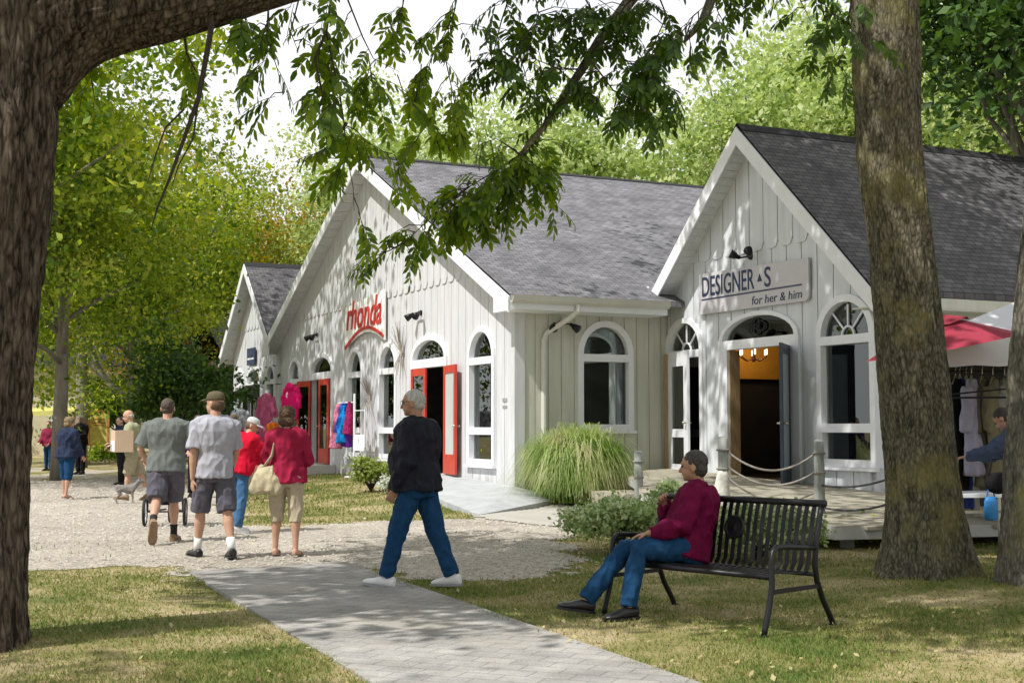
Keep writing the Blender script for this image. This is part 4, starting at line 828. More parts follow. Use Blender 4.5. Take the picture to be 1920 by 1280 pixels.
# ------------------------------------------------------------------ bench
bn = thing('park_bench', 'black metal strap bench with a round medallion in its back', 'bench', (BC.x, BC.y, gz(BC.x, BC.y) - 0.005), BRZ)
HL = 0.74
def legpath(x, front):
    if front: return [(x, 0.40, 0.0), (x, 0.385, 0.06), (x, 0.335, 0.2), (x, 0.30, 0.34), (x, 0.30, 0.5), (x, 0.285, 0.575), (x, 0.24, 0.605), (x, 0.1, 0.60), (x, -0.1, 0.585), (x, -0.235, 0.575)]
    return [(x, -0.45, 0.0), (x, -0.42, 0.06), (x, -0.32, 0.2), (x, -0.25, 0.34), (x, -0.225, 0.45), (x, -0.245, 0.6), (x, -0.30, 0.8), (x, -0.325, 0.875)]
for x in (-HL, HL):
    MB().tube(legpath(x, True), 0.021, 10).build('front_leg', BLACK, bn, True); MB().tube(legpath(x, False), 0.021, 10).build('rear_leg', BLACK, bn, True)
    for y in (0.40, -0.45): MB().lathe((x, y, 0), [(0.034, 0.0), (0.034, 0.012), (0.022, 0.02)], 12).build('foot_plate', BLACK, bn)
    MB().bar((x, 0.31, 0.30), (x, -0.265, 0.30), 0.022, 0.03).build('stretcher', BLACK, bn)
MB().tube([(-HL, 0.29, 0.40), (HL, 0.29, 0.40)], 0.02, 10).build('front_rail', BLACK, bn, True)
MB().tube([(-HL, -0.215, 0.385), (HL, -0.215, 0.385)], 0.016, 10).build('rear_rail', BLACK, bn, True)
MB().tube([(-HL - 0.03, -0.328, 0.885), (HL + 0.03, -0.328, 0.885)], 0.026, 10).build('top_rail', BLACK, bn, True)
sl = [(0.30, 0.412), (0.2, 0.418), (0.05, 0.408), (-0.12, 0.395), (-0.20, 0.405), (-0.235, 0.45), (-0.25, 0.55), (-0.275, 0.68), (-0.30, 0.79), (-0.322, 0.862)]
NS = 23
for k in range(NS):                                        # flat straps that run up the seat and the back
    x = -HL + 0.06 + (2 * HL - 0.12) * k / (NS - 1); m = MB(); w = 0.018; med = abs(x - 0.0) < 0.055
    rs = []
    for i, (y, z) in enumerate(sl):
        a = sl[max(0, i - 1)]; c = sl[min(len(sl) - 1, i + 1)]; d = V(0, c[0] - a[0], c[1] - a[1]).normalized(); n = V(1, 0, 0).cross(d) * 0.003
        rs.append([V(x - w, y, z) - n, V(x + w, y, z) - n, V(x + w, y, z) + n, V(x - w, y, z) + n])
    m.rings(rs); m.build('strap', BLACK, bn)
m = MB(); Mx = rotx(math.radians(102)); c = V(0, -0.268, 0.68)
m.rings([[c + V(0, 0.012 * s, 0) + Mx @ V(r * math.cos(a), r * math.sin(a), 0) for a in [2 * math.pi * i / 28 for i in range(28)]] for r, s in ((0.085, -1), (0.092, -0.5), (0.092, 0.5), (0.085, 1), (0.07, 0.85), (0.066, 0.6), (0.03, 0.7), (0.01, 1.0))])
m.build('medallion', BLACK, bn)

# ------------------------------------------------------------------ bag, stroller, dog, box
TAN = pmat('beige_woven_bag', (0.52, 0.45, 0.30), 0.85, 18, 0.2, 0.5, 120)
bg_ = thing('shoulder_bag', 'slouchy beige shoulder bag hanging from the arm of the woman in red', 'bag', (LW.x, LW.y, 0), RW)
m = MB(); c = V(-0.20, -0.13, 0.86)
for zz, wx, wy in ((-0.155, 0.10, 0.05), (-0.15, 0.185, 0.09), (-0.10, 0.215, 0.105), (0.0, 0.20, 0.10), (0.08, 0.14, 0.07), (0.14, 0.075, 0.035), (0.16, 0.03, 0.02)): pass
m.rings([[c + V(math.cos(a) * wx, math.sin(a) * wy, zz + 0.02 * math.sin(3 * a)) for a in [2 * math.pi * i / 18 for i in range(18)]] for zz, wx, wy in ((-0.155, 0.09, 0.05), (-0.15, 0.17, 0.085), (-0.10, 0.205, 0.10), (0.0, 0.185, 0.095), (0.08, 0.13, 0.07), (0.14, 0.07, 0.035))])
solid('body', m, TAN, bg_, 0.01, 2, 0.014, 9)
m = MB(); shp = V(JW['shL'].x + 0.055, JW['shL'].y, JW['shL'].z + 0.075)
m.tube([c + V(-0.03, 0.0, 0.12), V(shp.x - 0.02, -0.145, 1.12), V(shp.x, -0.12, 1.27), V(shp.x + 0.005, -0.03, shp.z - 0.01), V(shp.x, 0.09, 1.27), V(shp.x - 0.03, 0.13, 1.1), c + V(0.02, 0.08, 0.1)], [0.035, 0.03, 0.024, 0.022, 0.022, 0.022, 0.02], 8, flat=0.45); m.build('strap', TAN, bg_, True)
WHEELG = pmat('silver_wheel', (0.6, 0.6, 0.62), 0.4, 9, 0.1, metal=0.6); TYRE = pmat('black_rubber', (0.02, 0.02, 0.02), 0.8)
st = onz(309, 986); st = thing('stroller', 'black three wheeled jogging stroller pushed by the broad man in grey', 'stroller', (st.x, st.y, 0), heading(-0.16, 1))
def wheel(x, y, r):
    m = MB(); m.rings([[V(x, y + (r - 0.018 + 0.018 * math.cos(b)) * math.cos(a), r + (r - 0.018 + 0.018 * math.cos(b)) * math.sin(a)) + V(0.022 * math.sin(b), 0, 0) for b in [2 * math.pi * i / 8 for i in range(8)]] for a in [2 * math.pi * k / 28 for k in range(29)]], False)
    w = m.build('wheel', TYRE, st, True); m = MB()
    for k in range(12): a = 2 * math.pi * k / 12; m.bar((x, y, r), (x, y + (r - 0.03) * math.cos(a), r + (r - 0.03) * math.sin(a)), 0.006)
    m.rings([[V(x + dx, y + rr * math.cos(a), r + rr * math.sin(a)) for dx, rr in ((-0.008, r - 0.04), (0.008, r - 0.04), (0.008, r - 0.03), (-0.008, r - 0.03))] for a in [2 * math.pi * k / 28 for k in range(29)]], False)
    m.tube([(x - 0.03, y, r), (x + 0.03, y, r)], 0.022, 10); m.build('rim', WHEELG, w)
wheel(-0.285, 0, 0.205); wheel(0.285, 0, 0.205); wheel(0, 0.78, 0.16)
m = MB()
for s in (-1, 1): m.tube([(s * 0.25, 0, 0.21), (s * 0.24, 0.02, 0.55), (s * 0.22, -0.2, 0.95)], 0.014, 8); m.tube([(s * 0.25, 0, 0.22), (s * 0.06, 0.76, 0.2)], 0.014, 8); m.tube([(s * 0.235, 0.02, 0.6), (s * 0.1, 0.6, 0.3)], 0.012, 8)
m.tube([(-0.25, 0, 0.21), (0.25, 0, 0.21)], 0.012, 8); m.build('frame', BLACK, st)
MB().tube([(-0.22, -0.2, 0.95), (-0.2, -0.26, 1.0), (0.2, -0.26, 1.0), (0.22, -0.2, 0.95)], 0.017, 8).build('handle', BLACK, st, True)
m = MB(); m.rings([[V(x * w, y + dy, z) for x, dy in ((-1, 0), (-0.6, -0.06), (0.6, -0.06), (1, 0), (0.8, 0.12), (-0.8, 0.12))] for z, y, w in ((0.3, 0.12, 0.17), (0.42, 0.05, 0.21), (0.7, -0.02, 0.22), (0.85, 0.0, 0.2))]); solid('seat', m, DARKCLOTH, st, 0.014, 2)
m = MB(); m.rings([[V(x, 0.02 + 0.3 * math.cos(a), 0.68 + 0.28 * math.sin(a)) for a in [math.pi * (0.1 + 0.75 * i / 10) for i in range(11)]] for x in (-0.22, -0.1, 0.1, 0.22)], False); m.build('canopy', GREYSH, st)
# dog on the gravel
DOGM = pmat('grey_brindle_dog_coat', (0.22, 0.20, 0.19), 0.9, 12, 0.4, 0.4, 120)
q = onz(236, 944); dg_ = thing('dog', 'small grey dog standing beside the man with the cardboard box', 'dog', (q.x, q.y, 0), heading(0.95, 0.3))
m = MB(); m.rings([[V(math.cos(a) * w, y, z + math.sin(a) * hh) for a in [2 * math.pi * i / 14 for i in range(14)]] for y, z, w, hh in ((-0.19, 0.295, 0.03, 0.035), (-0.165, 0.29, 0.058, 0.07), (-0.06, 0.285, 0.058, 0.068), (0.04, 0.27, 0.068, 0.088), (0.12, 0.275, 0.066, 0.095), (0.165, 0.30, 0.045, 0.06))])
m.tube([(0, 0.14, 0.31), (0, 0.2, 0.38), (0, 0.235, 0.42)], [0.055, 0.042, 0.04], 12); m.ell((0, 0.255, 0.425), (0.042, 0.05, 0.042)); m.tube([(0, 0.28, 0.418), (0, 0.335, 0.405)], [0.028, 0.017], 10, rnd=True)
for s in (-1, 1):
    m.tube([(s * 0.042, 0.12, 0.27), (s * 0.045, 0.11, 0.17), (s * 0.045, 0.125, 0.1), (s * 0.045, 0.12, 0.02)], [0.034, 0.022, 0.015, 0.013], 8); m.ell((s * 0.045, 0.135, 0.014), (0.016, 0.025, 0.014))
    m.tube([(s * 0.045, -0.14, 0.27), (s * 0.05, -0.105, 0.18), (s * 0.05, -0.18, 0.1), (s * 0.05, -0.165, 0.02)], [0.046, 0.032, 0.016, 0.013], 8); m.ell((s * 0.05, -0.15, 0.014), (0.016, 0.025, 0.014))
    m.tube([(s * 0.03, 0.24, 0.455), (s * 0.045, 0.235, 0.49)], [0.018, 0.006], 8)
m.tube([(0, -0.18, 0.32), (0, -0.25, 0.37), (0, -0.29, 0.44)], [0.017, 0.012, 0.007], 8); solid('body', m, DOGM, dg_, 0.008, 2, 0.004, 30)
MB().ell((0, 0.348, 0.405), (0.01, 0.008, 0.008)).build('nose', BLACK, dg_, True)
CARD = pmat('brown_cardboard', (0.56, 0.41, 0.29), 0.85, 3, 0.06)
q = at(229, 826, 25.7); bx = thing('cardboard_box', 'brown cardboard box in the arms of the white haired man', 'box', q, heading(-0.9, -0.42))
m = MB(); m.box((-0.27, -0.17, -0.215), (0.27, 0.17, 0.2)); m.build('carton', CARD, bx)
m = MB(); m.box((-0.25, 0.172, -0.2), (0.25, 0.178, 0.0)); m.build('side_panel', WHITE, bx); m = MB(); m.box((-0.272, -0.03, 0.2005), (0.272, 0.03, 0.203)); m.build('tape', TAN, bx)

# ------------------------------------------------------------------ rope posts on the deck
def post(x, y, z0, h, r, label, pale=False, name='rope_post'):
    p = thing(name, label, 'post', (x, y, z0), 0, 'rope fence posts on the deck')
    m = MB(); m.tube([(0, 0, -0.15), (0, 0, 0.1), (0.004, 0, h * 0.5), (0, 0.004, h - 0.015), (0, 0, h)], [r * 1.06, r * 1.04, r, r * 0.97, r * 0.85], 16, wob=0.06); m.build('shaft', GREYPOST, p, True)
    if pale:
        m = MB(); m.tube([(-0.03, -0.02, -0.1), (-0.02, -0.02, 0.1), (-0.02, -0.01, 0.3), (0, 0, 0.45), (0, 0, 0.50)], [r * 1.75, r * 1.65, r * 1.4, r * 1.2, r * 1.0], 18, wob=0.25); m.build('pale_base', pmat('flaking_white_lichen', (0.62, 0.61, 0.54), 0.95, 7, 0.28, 0.9, 18), p, True)
    m = MB()
    for z in (h - 0.17, h - 0.42): m.tube([V(math.cos(a) * (r + 0.008), math.sin(a) * (r + 0.008), z + 0.01 * a / 6.28) for a in [2 * math.pi * i / 14 for i in range(15)]], 0.013, 6)
    m.build('rope_loop', ROPE, p, True); return p
def dz_(p): q = p - bw(3.38, 0); return zd(-(q.dot(D1)))
A_ = onz(1356, 950, 0.38); B_ = onz(1537, 962, 0.33); C_ = onz(1197, 915, 0.46)
post(A_.x, A_.y, dz_(A_), 0.93, 0.068, 'grey rope post with a flaking white base behind the seated man', True)
post(B_.x, B_.y, dz_(B_), 0.93, 0.068, 'plain grey rope post on the deck corner behind the bench')
post(C_.x, C_.y, 0.10, 0.95, 0.07, 'weathered brown post beside the tall ornamental grass')
E_ = onz(1700, 985, 0.28); E_ = V(4.75, 14.6, 0)
post(E_.x, E_.y, 0.2, 1.15, 0.065, 'rope post hidden behind the large trunk')
def rope(a, b, sag, mat, label, r=0.014):
    pts = [a.lerp(b, k / 16) - V(0, 0, sag * (1 - (2 * k / 16 - 1) ** 2)) for k in range(17)]
    tag(MB().tube(pts, r, 7).build('rope', mat, None, True), label, 'rope', 'ropes of the deck fence')
za, zb, ze = dz_(A_), dz_(B_), 0.2
rope(V(A_.x, A_.y, za + 0.80), V(B_.x, B_.y, zb + 0.80), 0.28, ROPE, 'uppermost grey rope between the pale based post and the corner post')
rope(V(A_.x, A_.y, za + 0.60), V(B_.x, B_.y, zb + 0.56), 0.25, ROPE, 'middle grey rope between the pale based post and the corner post')
rope(V(A_.x, A_.y, za + 0.46), V(B_.x, B_.y, zb + 0.30), 0.25, ROPE, 'lowest grey rope between the pale based post and the corner post')
rope(V(B_.x, B_.y, zb + 0.36), V(E_.x, E_.y, ze + 0.98), 0.16, DARKROPE, 'upper dark rope from the corner post to the large trunk')
rope(V(B_.x, B_.y, zb + 0.08), V(E_.x, E_.y, ze + 0.70), 0.17, DARKROPE, 'lower dark rope from the corner post to the large trunk')

# ------------------------------------------------------------------ signs and wall lamps
def letters(name, txt, P, a0, a1, z0, z1, c, mat, parent, shear=0.0, depth=0.012, bold=0.0, rise=0.0):
    """text fitted to a rectangle on a wall: a0 = left edge as read"""
    cu = bpy.data.curves.new('t', 'FONT'); cu.body = txt; cu.extrude = 0.5; cu.shear = shear; cu.offset = bold; cu.resolution_u = 4
    ob = bpy.data.objects.new('t', cu); C.objects.link(ob); me = bpy.data.meshes.new_from_object(ob.evaluated_get(bpy.context.evaluated_depsgraph_get()))
    bpy.data.objects.remove(ob); me.name = name
    xs = [v.co.x for v in me.vertices]; ys = [v.co.y for v in me.vertices]; lx, hx, ly, hy = min(xs), max(xs), min(ys), max(ys)
    for v in me.vertices:
        f = (v.co.x - lx) / (hx - lx); g = (v.co.y - ly) / (hy - ly)
        v.co = P(a0 + (a1 - a0) * f, z0 + (z1 - z0) * g + rise * f, c + (depth if v.co.z > 0 else 0))
    bm = bmesh.new(); bm.from_mesh(me); bmesh.ops.recalc_face_normals(bm, faces=bm.faces); bm.to_mesh(me); bm.free()
    return link(name, me, mat, parent)
s1 = thing('shop_sign', 'white shop sign with tall red lettering above the two narrow windows', 'sign', P1, AB)
ol = [(10.0, 3.45), (10.0, 4.50), (7.02, 4.72), (7.02, 3.50), (7.5, 3.66), (8.0, 3.76), (8.5, 3.78), (9.0, 3.72), (9.5, 3.60)]
MB().plate(PF, ol, [], 0.06, 0.10).build('board', pmat('white_sign_board', (0.86, 0.85, 0.83), 0.5, 2, 0.03), s1)
letters('lettering', 'rhonda', PF, 9.85, 7.2, 3.90, 4.63, 0.101, SIGNRED, s1, 0.25, 0.02, 0.012)
m = MB(); m.box((-0.12, 9.57, 3.62), (-0.101, 9.68, 4.2)); 
m = MB(); ar = [(9.95 - 2.9 * k / 20, 3.42 + 0.46 * math.sin(math.pi * (0.02 + 0.86 * k / 20))) for k in range(21)]
for k in range(20): m.bar(PF(*ar[k], 0.11), PF(*ar[k + 1], 0.11), 0.03, 0.075)
m.build('swoosh', SIGNRED, s1)
s2 = thing('shop_sign', 'lilac grey shop sign with narrow navy capitals over the open blue door', 'sign', bw(3.38, 0), AB)
rc = [(1.28, 3.58), (4.5, 3.57), (4.57, 3.60), (4.6, 3.67), (4.6, 4.30), (1.28, 4.36)]
MB().plate(PB, rc, [], 0.03, 0.075).build('board', SIGNGREY, s2)
letters('lettering', 'DESIGNER', PB, 1.38, 3.06, 3.91, 4.29, 0.0755, NAVY, s2, 0, 0.006, 0.008)
m = MB(); m.plate(PB, [(3.15, 4.03), (3.29, 4.03), (3.22, 4.17)], [], 0.0755, 0.083); m.build('triangle', NAVY, s2)
letters('lettering', 'S', PB, 3.36, 3.55, 3.91, 4.27, 0.0755, NAVY, s2, 0, 0.006, 0.008)
MB().plate(PB, rect(1.36, 4.42, 3.845, 3.87), [], 0.0755, 0.083).build('underline', NAVY, s2)
letters('lettering', 'for her & him', PB, 2.98, 4.42, 3.63, 3.78, 0.0755, NAVY, s2, 0.1, 0.006)
s3 = thing('shop_sign', 'small dark blue sign on the far small shop', 'sign', bw(0, 16.4), AB)
MB().plate(PZ, rect(2.9, 3.9, 3.45, 4.0), [], 0.05, 0.09).build('board', NAVY, s3)
MB().plate(PZ, rect(3.0, 3.8, 3.62, 3.68), [], 0.0905, 0.096).build('stripe', WHITE, s3)
def lamp(P, base, rz, a, z, label, tilt=1, group='twin spotlights on the shop walls'):
    root = thing('wall_spotlight', label, 'wall lamp', base, rz, group)
    m = MB(); m.tube([P(a, z, 0.0), P(a, z, 0.025)], 0.06, 12); m.tube([P(a, z, 0.02), P(a, z - 0.01, 0.12)], 0.018, 8); m.bar(P(a - 0.16, z - 0.01, 0.12), P(a + 0.16, z - 0.01, 0.12), 0.03); m.build('bracket', BLACK, root)
    for s in (-1, 1):
        p = P(a + s * 0.17, z - 0.01, 0.12); q = P(a + s * 0.27, z - 0.12 * tilt, 0.26); d = (q - p)
        MB().tube([p, p + d * 0.35, p + d * 0.45, q], [0.035, 0.045, 0.062, 0.085], 12).build('lamp_head', BLACK, root, True)
lamp(PF, P1, AB, 4.87, 3.98, 'black twin spotlight above the near red door'); lamp(PF, P1, AB, 12.75, 3.99, 'black twin spotlight above the far red door')
lamp(PB, bw(3.38, 0), AB, 2.86, 4.52, 'black twin spotlight on top of the lilac grey sign', -0.6); lamp(PS, P1, AB, 0.95, 3.42, 'black twin spotlight under the gutter behind the downspout')
m = MB()                                                   # ring ornament in the fanlight
for k in range(3): a0 = 2 * math.pi * k / 3; m.tube([PB(2.98 + 0.10 * math.cos(a0) + 0.12 * math.cos(a), 3.25 + 0.06 * math.sin(a0) + 0.09 * math.sin(a), -0.04) for a in [2 * math.pi * i / 16 for i in range(17)]], 0.016, 6)
tag(m.build('ring_ornament', BLACK, None, True, bw(3.38, 0), AB), 'dark ring ornament hanging in the fanlight of the blue door', 'ornament')
def twigs(a, z, n, seed, label):
    rg = random.Random(seed); m = MB()
    for k in range(n):
        an = math.radians(rg.uniform(40, 140)); l = rg.uniform(0.35, 0.75); s_ = rg.choice((-1, 1, 1)); p = PF(a + rg.uniform(-0.06, 0.06), z, 0.06); q = PF(a + l * math.cos(an) * 0.7, z + s_ * l * math.sin(an), 0.06 + rg.uniform(0.02, 0.2))
        m.tube([p, p.lerp(q, 0.5) + V(0, 0.04, 0.02), q], [0.014, 0.01, 0.004], 5)
    tag(m.build('twig_bundle', pmat('grey_dry_twigs', (0.33, 0.29, 0.25), 0.9, 20, 0.3), None, False, P1, AB), label, 'wall ornament', 'dried twig bundles on the wall')
twigs(5.95, 3.15, 22, 1, 'dried twig bundle on the white wall right of the red lettered sign'); twigs(8.2, 2.2, 18, 2, 'dried twig bundle on the white wall between the two narrow windows')

# ------------------------------------------------------------------ goods shown outside and inside
def garment(name, label, cat, loc, rz, mat, h, w, d=0.1, sleeves=True, hood=False, group=None, hanger=True, voxel=0.016):
    root = thing(name, label, cat, loc, rz, group); m = MB(); n = 22
    rs = []
    for k, (f, ww) in enumerate(((0, 0.32), (0.03, 0.62), (0.09, 0.86), (0.2, 0.92), (0.5, 0.9), (0.8, 1.0), (1.0, 1.06))):
        rs.append([V(math.cos(a) * w / 2 * ww, math.sin(a) * d * (0.5 + 0.5 * f) * (1 + 0.3 * math.sin(5 * a + 7) * f), -f * h) for a in [2 * math.pi * i / n for i in range(n)]])
    m.rings(rs)
    if sleeves:
        for s in (-1, 1): m.tube([(s * w * 0.38, 0, -0.06 * h - 0.03), (s * w * 0.58, 0.01, -0.35 * h), (s * w * 0.62, 0.03, -0.66 * min(h, 0.95))], [0.085, 0.075, 0.055], 10)
    if hood: m.ell((0, -0.05, -0.03), (0.15, 0.10, 0.12)); m.tube([(-0.12, 0.06, -0.02), (0, 0.12, -0.16), (0.12, 0.06, -0.02)], 0.05, 8)
    solid('garment', m, mat, root, voxel, 2, 0.022, 7, loc[0] * 2 + loc[1], (1, 1, 0.35))
    if hanger:
        k = MB(); k.tube([(-w * 0.36, 0, -0.05), (0, 0, 0.06), (w * 0.36, 0, -0.05)], 0.009, 6); k.tube([(0, 0, 0.06), (0, 0, 0.13), (0.03, 0, 0.16)], 0.005, 6); k.build('hanger', STEEL, root)
    return root
def stand(label, loc, h, parts=None):
    r = thing('mannequin', label, 'mannequin', loc); m = MB()
    m.tube([(0, 0, h - 0.42), (0, 0, h - 0.3), (0, 0, h - 0.2)], [0.07, 0.05, 0.045], 12); m.ell((0, 0, h - 0.52), (0.15, 0.05, 0.16)); m.ell((0, 0, h - 0.75), (0.13, 0.05, 0.22)); 
    solid('torso', m, WHITE, r, 0.014, 2); m = MB(); m.tube([(0, 0, 0.01), (0, 0, h - 0.8)], 0.018, 8); m.lathe((0, 0, 0), [(0.2, 0.0), (0.2, 0.02), (0.03, 0.035)], 16); m.build('stand', STEEL, r); return r
PINK = cloth('hot_pink_fleece', (0.72, 0.015, 0.16), 0.12); PLUM = cloth('dusty_plum_cloth', (0.32, 0.07, 0.14), 0.2)
q = at(546, 724, 36.2); garment('hoodie', 'hot pink hoodie on display by the far red door', 'hoodie', q, AB - math.pi / 2 + 0.55, PINK, 0.90, 0.48, 0.12, True, True, hanger=False)
stand('white mannequin wearing the hot pink hoodie', (q.x, q.y, gz(q.x, q.y)), q.z - gz(q.x, q.y) + 0.28)
q = at(500, 737, 34.5); garment('robe', 'long dusty plum robe on display beside the far white shop', 'robe', q, AB - math.pi / 2 + 0.7, PLUM, 1.42, 0.42, 0.14, True, False, hanger=False)
stand('white mannequin wearing the long plum robe', (q.x, q.y, gz(q.x, q.y)), q.z - gz(q.x, q.y) + 0.27)
q = at(512, 792, 33.8); garment('shirt', 'orange shirt hanging low beside the plum robe', 'shirt', q, AB, cloth('orange_cloth', (0.55, 0.13, 0.015)), 0.45, 0.32, 0.09, False)
q = at(452, 768, 31.5); garment('blouse', 'black and white patterned blouse on the display rack', 'blouse', q, AB + 0.4, pmat('black_white_print', (0.30, 0.32, 0.36), 0.9, 9, 0.95), 0.65, 0.40, 0.09, True)
# bright scarves on a rail before the narrow windows
rl = thing('display_rail', 'thin white display stand with a paper notice before the narrow window', 'display stand', bw(-0.8, 7.1, 0.27), AB)
m = MB(); m.tube([(0, 0, 0), (0, 0, 1.95)], 0.028, 10); m.tube([(0, 0, 1.55), (0, -0.75, 1.55), (0, -0.75, 0.7)], 0.014, 8); m.tube([(0, 0, 1.75), (0, 1.25, 1.75)], 0.014, 8); m.lathe((0, 0, 0), [(0.22, 0), (0.22, 0.02), (0.03, 0.04)], 14); m.build('pole', WHITE, rl)
m = MB(); m.box((-0.02, -0.75, 0.62), (0.0, -0.05, 1.0)); m.build('notice', pmat('white_paper', (0.78, 0.77, 0.80), 0.8, 3, 0.03), rl)
for k, (y, col, hh, nm) in enumerate(((7.42, (0.30, 0.02, 0.10), 0.95, 'crimson'), (7.62, (0.12, 0.02, 0.28), 1.0, 'violet'), (7.85, (0.01, 0.20, 0.55), 0.98, 'turquoise blue'), (8.08, (0.03, 0.10, 0.45), 0.9, 'royal blue'), (8.30, (0.55, 0.18, 0.28), 1.05, 'salmon pink'))):
    m = MB(); n = 20
    m.rings([[V(math.cos(a) * (0.05 + 0.08 * f) * (1 + 0.3 * math.sin(4 * a + k)), math.sin(a) * (0.10 + 0.10 * f), -hh * f) for a in [2 * math.pi * i / n for i in range(n)]] for f in (0, 0.05, 0.3, 0.6, 0.85, 1.0)])
    o = solid('scarf', m, cloth('scarf_' + nm.replace(' ', '_'), col, 0.4), None, 0.016, 2, 0.02, 8, k * 3.0); o.location = bw(-0.8 + 0.06 * (k % 2), y, 2.03 - 0.05 * ((k * 7) % 3)); o.rotation_euler = (0.16 * math.sin(k * 2.3), 0.05, AB + 0.4 * math.sin(k * 5.1)); o.scale = (1, 0.75 + 0.3 * ((k * 3) % 4) / 3, 0.8 + 0.2 * ((k * 5) % 3) / 2)
    tag(o, nm + ' scarf hanging on the rail before the narrow window', 'scarf', 'bright scarves on the rail')
# low red cart
q = onz(472, 928, 0.0); ct = thing('display_cart', 'low red panelled cart with a black frame behind the woman in red', 'cart', (q.x, q.y, 0), AB - math.pi / 2 + 0.9)
m = MB(); m.box((-0.38, -0.2, 0.44), (0.38, 0.2, 0.9)); m.build('panel', pmat('faded_red_panel', (0.42, 0.10, 0.09), 0.7, 5, 0.2), ct)
m = MB()
for sx in (-1, 1):
    for sy in (-1, 1): m.bar((sx * 0.4, sy * 0.22, 0.0), (sx * 0.4, sy * 0.22, 0.95), 0.03)
    m.bar((sx * 0.4, -0.22, 0.3), (sx * 0.4, 0.22, 0.3), 0.025)
for sy in (-1, 1): m.bar((-0.4, sy * 0.22, 0.3), (0.4, sy * 0.22, 0.3), 0.03); m.bar((-0.4, sy * 0.22, 0.93), (0.4, sy * 0.22, 0.93), 0.025)
m.build('frame', BLACK, ct); m = MB(); m.box((-0.38, -0.2, 0.31), (0.38, 0.2, 0.33)); m.build('shelf', CONC, ct)
# inside the shops: what is seen through the openings
q = bw(0.9, 3.95, 2.05); garment('dress', 'yellow dress standing inside the near red door', 'dress', q, AB + 0.3, cloth('mustard_yellow_cloth', (0.60, 0.40, 0.03)), 1.15, 0.42, 0.13, True, hanger=False)
stand('white mannequin wearing the yellow dress', bw(0.9, 3.95, 0.43), 1.9)
LEAFY = leafmat('yellow_flower', [(0.55, 0.42, 0.02), (0.62, 0.55, 0.05), (0.3, 0.35, 0.04)], 0.3)
fp = thing('flower_pot', 'red pot of yellow flowers behind the low pane right of the near red door', 'flower pot', bw(0.42, 1.5, 0.62), AB)
MB().lathe((0, 0, 0), [(0.16, 0), (0.2, 0.32), (0.18, 0.33)], 16).build('pot', pmat('dark_red_pot', (0.22, 0.03, 0.03), 0.6), fp)
pts = RNG.normal(0, 1, (160, 3)) * (0.16, 0.26, 0.05) + (0, 0, 0.45)
aa = RNG.random((160, 4, 3)) * 0.0; d_ = RNG.normal(0, 1, (160, 2, 3)); d_ /= np.linalg.norm(d_, axis=2, keepdims=True)
fl = np.stack([pts - d_[:, 0] * 0.04, pts - d_[:, 1] * 0.03, pts + d_[:, 0] * 0.04, pts + d_[:, 1] * 0.03], 1); link('flowers', faces_mesh('flowers', fl), LEAFY, fp)
tag(MB().plate(PB, rect(5.18, 5.62, 1.5, 1.78), [], -0.14, -0.137).build('paper_notice', pmat('white_notice_paper', (0.75, 0.78, 0.82), 0.8, 3, 0.03), None, False, bw(3.38, 0), AB), 'white paper notice in the right window of the pale shop', 'notice')
garment('dress', 'long black dress on a form inside the right window of the pale shop', 'dress', bw(3.38 + 0.5, -5.62, 2.55), AB, DARKCLOTH, 1.6, 0.34, 0.12, False, hanger=False)
for k, (t_, x_, z_, nm, col, hh) in enumerate(((1.2, 0.7, 2.35, 'teal', (0.03, 0.22, 0.24), 1.1), (1.85, 0.9, 2.3, 'cream', (0.6, 0.54, 0.42), 1.2), (6.8, 0.6, 2.3, 'pale blue', (0.25, 0.38, 0.5), 1.1), (7.2, 0.9, 2.4, 'grey', (0.3, 0.3, 0.3), 1.3), (9.2, 0.6, 2.4, 'leaf green', (0.15, 0.30, 0.06), 1.2), (9.7, 0.8, 2.3, 'ivory', (0.6, 0.57, 0.5), 1.3), (14.8, 0.6, 2.3, 'lilac', (0.35, 0.25, 0.45), 1.2))):
    garment('blouse', nm + ' blouse hanging inside the big shop behind its windows', 'blouse', bw(x_, t_, z_), AB + 1.2 + 0.3 * math.sin(k * 3), cloth(nm.replace(' ', '_') + '_shop_cloth', col), hh, 0.42, 0.11, True, group='garments inside the big shop')
ch = thing('chandelier', 'small chandelier hanging inside the open blue door', 'chandelier', at(1413, 668, 25.5), AB)
m = MB(); m.tube([(0, 0, 0.5), (0, 0, -0.05)], 0.02, 8); m.ell((0, 0, -0.05), (0.05, 0.05, 0.06))
for k in range(6): a = 2 * math.pi * k / 6; c_, s_ = math.cos(a), math.sin(a); m.tube([(0, 0, -0.03), (c_ * 0.14, s_ * 0.14, -0.09), (c_ * 0.26, s_ * 0.26, -0.02), (c_ * 0.27, s_ * 0.27, 0.03)], 0.012, 6); 
m.build('arms', pmat('antique_pink_metal', (0.45, 0.2, 0.15), 0.5), ch, True)
m = MB()
for k in range(6): a = 2 * math.pi * k / 6; m.tube([(math.cos(a) * 0.27, math.sin(a) * 0.27, 0.03), (math.cos(a) * 0.27, math.sin(a) * 0.27, 0.13)], 0.014, 8)
def lit(N, L, out): e = N('Emission', i_Strength=6.0); e.inputs[0].default_value = (1, 0.72, 0.4, 1); L(e.outputs[0], out.inputs[0])
m.build('candles', material('lit_candle_bulb', lit), ch); pl = bpy.data.lights.new('chandelier_light', 'POINT'); pl.energy = 16; pl.color = (1, 0.72, 0.42); pl.shadow_soft_size = 0.25
po = bpy.data.objects.new('chandelier_light', pl); C.objects.link(po); po.parent = ch; po.location = (0.5, 0.6, 0.42)

